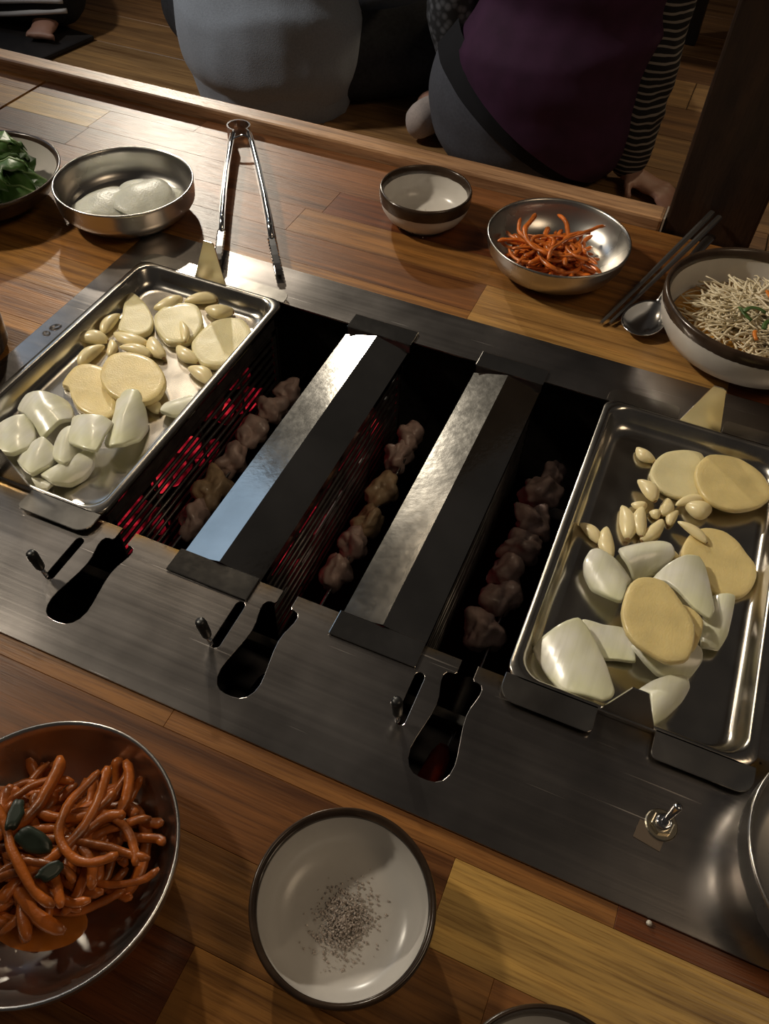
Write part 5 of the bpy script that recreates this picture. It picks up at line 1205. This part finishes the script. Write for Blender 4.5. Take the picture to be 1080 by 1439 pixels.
    grow('sock', [(None, [((-.505, 1.63, -.300), .036, .034), ((-.538, 1.570, -.298), .035, .036), ((-.550, 1.535, -.298), .029, .036)])], M['sock'], b, voxel=.008, smooth=4, fold=.0015, fscale=20)
    grow('hair', [(X, [((c[0], c[1] - .025, c[2] - .05), .080, .080), ((c[0], c[1] - .012, c[2] + .03), .086, .098), ((c[0], c[1] - .008, c[2] + .07), .076, .088)])], M['hair'], b, voxel=.009, smooth=5, fold=.002, fscale=30, cuts=[((c[0], c[1] + .05, c[2] + .02), (0, 1, -.35))])
person_purple()
def person_track():
    cu = box('floor_cushion', (-.28, .28, -.27, .27, 0, .012), M['mat'], bevel=.005); cu.location = (-1.735, 1.420, FZ); cu.rotation_euler = (0, 0, -.14)
    tag(cu, 'dark flat floor cushion at the upper left corner', 'cushion')
    z = FZ + .018
    hx, hy = -2.02, 1.92; c = (hx - .02, hy - .03, .52)
    b = grow('person', [(X, [((hx, hy, z + .10), .15, .11), ((hx, hy, z + .26), .135, .09), ((hx, hy, z + .42), .15, .085), ((hx, hy, z + .53), .14, .075), ((hx, hy, z + .60), .065, .055)])] + head_chain(c)
             + [(None, [((hx + s * .17, hy, z + .53), .045, .045), ((hx + s * .25, hy - .06, z + .33), .038, .038), ((hx + s * .22, hy - .22, z + .22), .030, .030), ((hx + s * .18, hy - .30, z + .20), .024, .022)]) for s in (-1, 1)]
             + hand_chains((hx - .18, hy - .30, z + .20), (.3, -1, -.2), (1, 0, 0)) + hand_chains((hx + .18, hy - .30, z + .20), (-.3, -1, -.2), (-1, 0, 0))
             + [(None, [((hx + .08, hy - .02, z + .08), .08, .075), ((hx + .32, hy - .12, z + .075), .058, .056), ((-1.51, 1.665, z + .048), .044, .044), ((-1.60, 1.620, z + .046), .034, .034), ((-1.80, 1.605, z + .040), .030, .030), ((-1.88, 1.60, z + .030), .034, .022)]),
                (None, [((hx - .08, hy - .02, z + .08), .08, .075), ((hx - .26, hy - .16, z + .08), .06, .06), ((hx - .20, hy - .36, z + .06), .045, .045), ((-1.85, 1.58, z + .035), .030, .028), ((-1.64, 1.655, z + .022), .026, .022), ((-1.555, 1.650, z + .020), .028, .022), ((-1.520, 1.605, z + .014), .032, .018), ((-1.505, 1.570, z + .010), .032, .013)])]
             + [(None, [((-1.526 + .0135 * i, 1.572 - .003 * i, z + .010), .0095 - .0005 * abs(i - 1), .010), ((-1.524 + .0150 * i, 1.548 + .003 * i, z + .008), .0085 - .0006 * i, .009)]) for i in range(5)],
             M['skin'], None, voxel=.007, smooth=3)
    tag(b, 'person in black track trousers with white stripes, bare foot on a cushion', 'person')
    face(b, (c[0], c[1] - .0, c[2]))
    tr = [(X, [((hx, hy - .0, z + .09), .17, .13), ((hx, hy, z + .20), .15, .11)]),
          (None, [((hx + .08, hy - .02, z + .085), .10, .09), ((hx + .32, hy - .12, z + .085), .080, .078), ((-1.510, 1.665, z + .056), .058, .056), ((-1.60, 1.622, z + .054), .046, .046), ((-1.78, 1.607, z + .048), .042, .042)]),
          (None, [((hx - .08, hy - .02, z + .085), .10, .09), ((hx - .26, hy - .16, z + .085), .08, .08), ((hx - .20, hy - .36, z + .07), .06, .06), ((-1.86, 1.58, z + .045), .044, .040)])]
    grow('track_trousers', tr, M['black_cloth'], b, voxel=.011, smooth=6, fold=.003, fscale=9, cuts=[((0, 0, z - .005), (0, 0, -1))])
    for k, p in enumerate(([(-1.80, 1.572, -.285), (-1.64, 1.574, -.270), (-1.53, 1.585, -.255), (-1.465, 1.620, -.256)], [(-1.80, 1.566, -.312), (-1.64, 1.571, -.297), (-1.53, 1.585, -.280), (-1.460, 1.620, -.275)])):
        MB().add(*tube_vf(spline(p, 20), .007, 8, .8)).build('side_stripe', M['white_stripe'], b, smooth=True)
    grow('black_top', [(X, [((hx, hy, z + .14), .18, .13), ((hx, hy, z + .30), .165, .115), ((hx, hy, z + .46), .18, .11), ((hx, hy, z + .56), .10, .08)])] + [(None, [((hx + s * .165, hy, z + .52), .065, .065), ((hx + s * .255, hy - .06, z + .33), .054, .054), ((hx + s * .215, hy - .23, z + .22), .04, .04)]) for s in (-1, 1)], M['black_cloth'], b, voxel=.012, smooth=6)
    grow('hair', [(X, [((c[0], c[1] - .015, c[2] - .03), .080, .080), ((c[0], c[1] - .012, c[2] + .03), .086, .098), ((c[0], c[1] - .008, c[2] + .07), .076, .088)])], M['hair'], b, voxel=.009, smooth=5, cuts=[((c[0], c[1] + .05, c[2] + .02), (0, 1, -.35))])
person_track()
def far_table():
    t = empty('low_table', (.12, 2.60, FZ)); tag(t, 'dark low table further back with one leg showing at the upper right', 'table')
    box('top', (-.30, .60, -.28, .50, .31, .34), M['post'], t, bevel=.004)
    for x, y in ((-.262, -.255), (.56, -.255), (-.262, .46), (.56, .46)):
        m = MB(); v, f = box_vf(x - .024, x + .024, y - .024, y + .024, 0, .31)
        v = [(x + (a - x) * (1.15 if c == 0 else 1), y + (b - y) * (1.15 if c == 0 else 1), c) for a, b, c in v]; m.add(v, f); m.build('leg', M['rubber'], t, bevel=.003)
far_table()
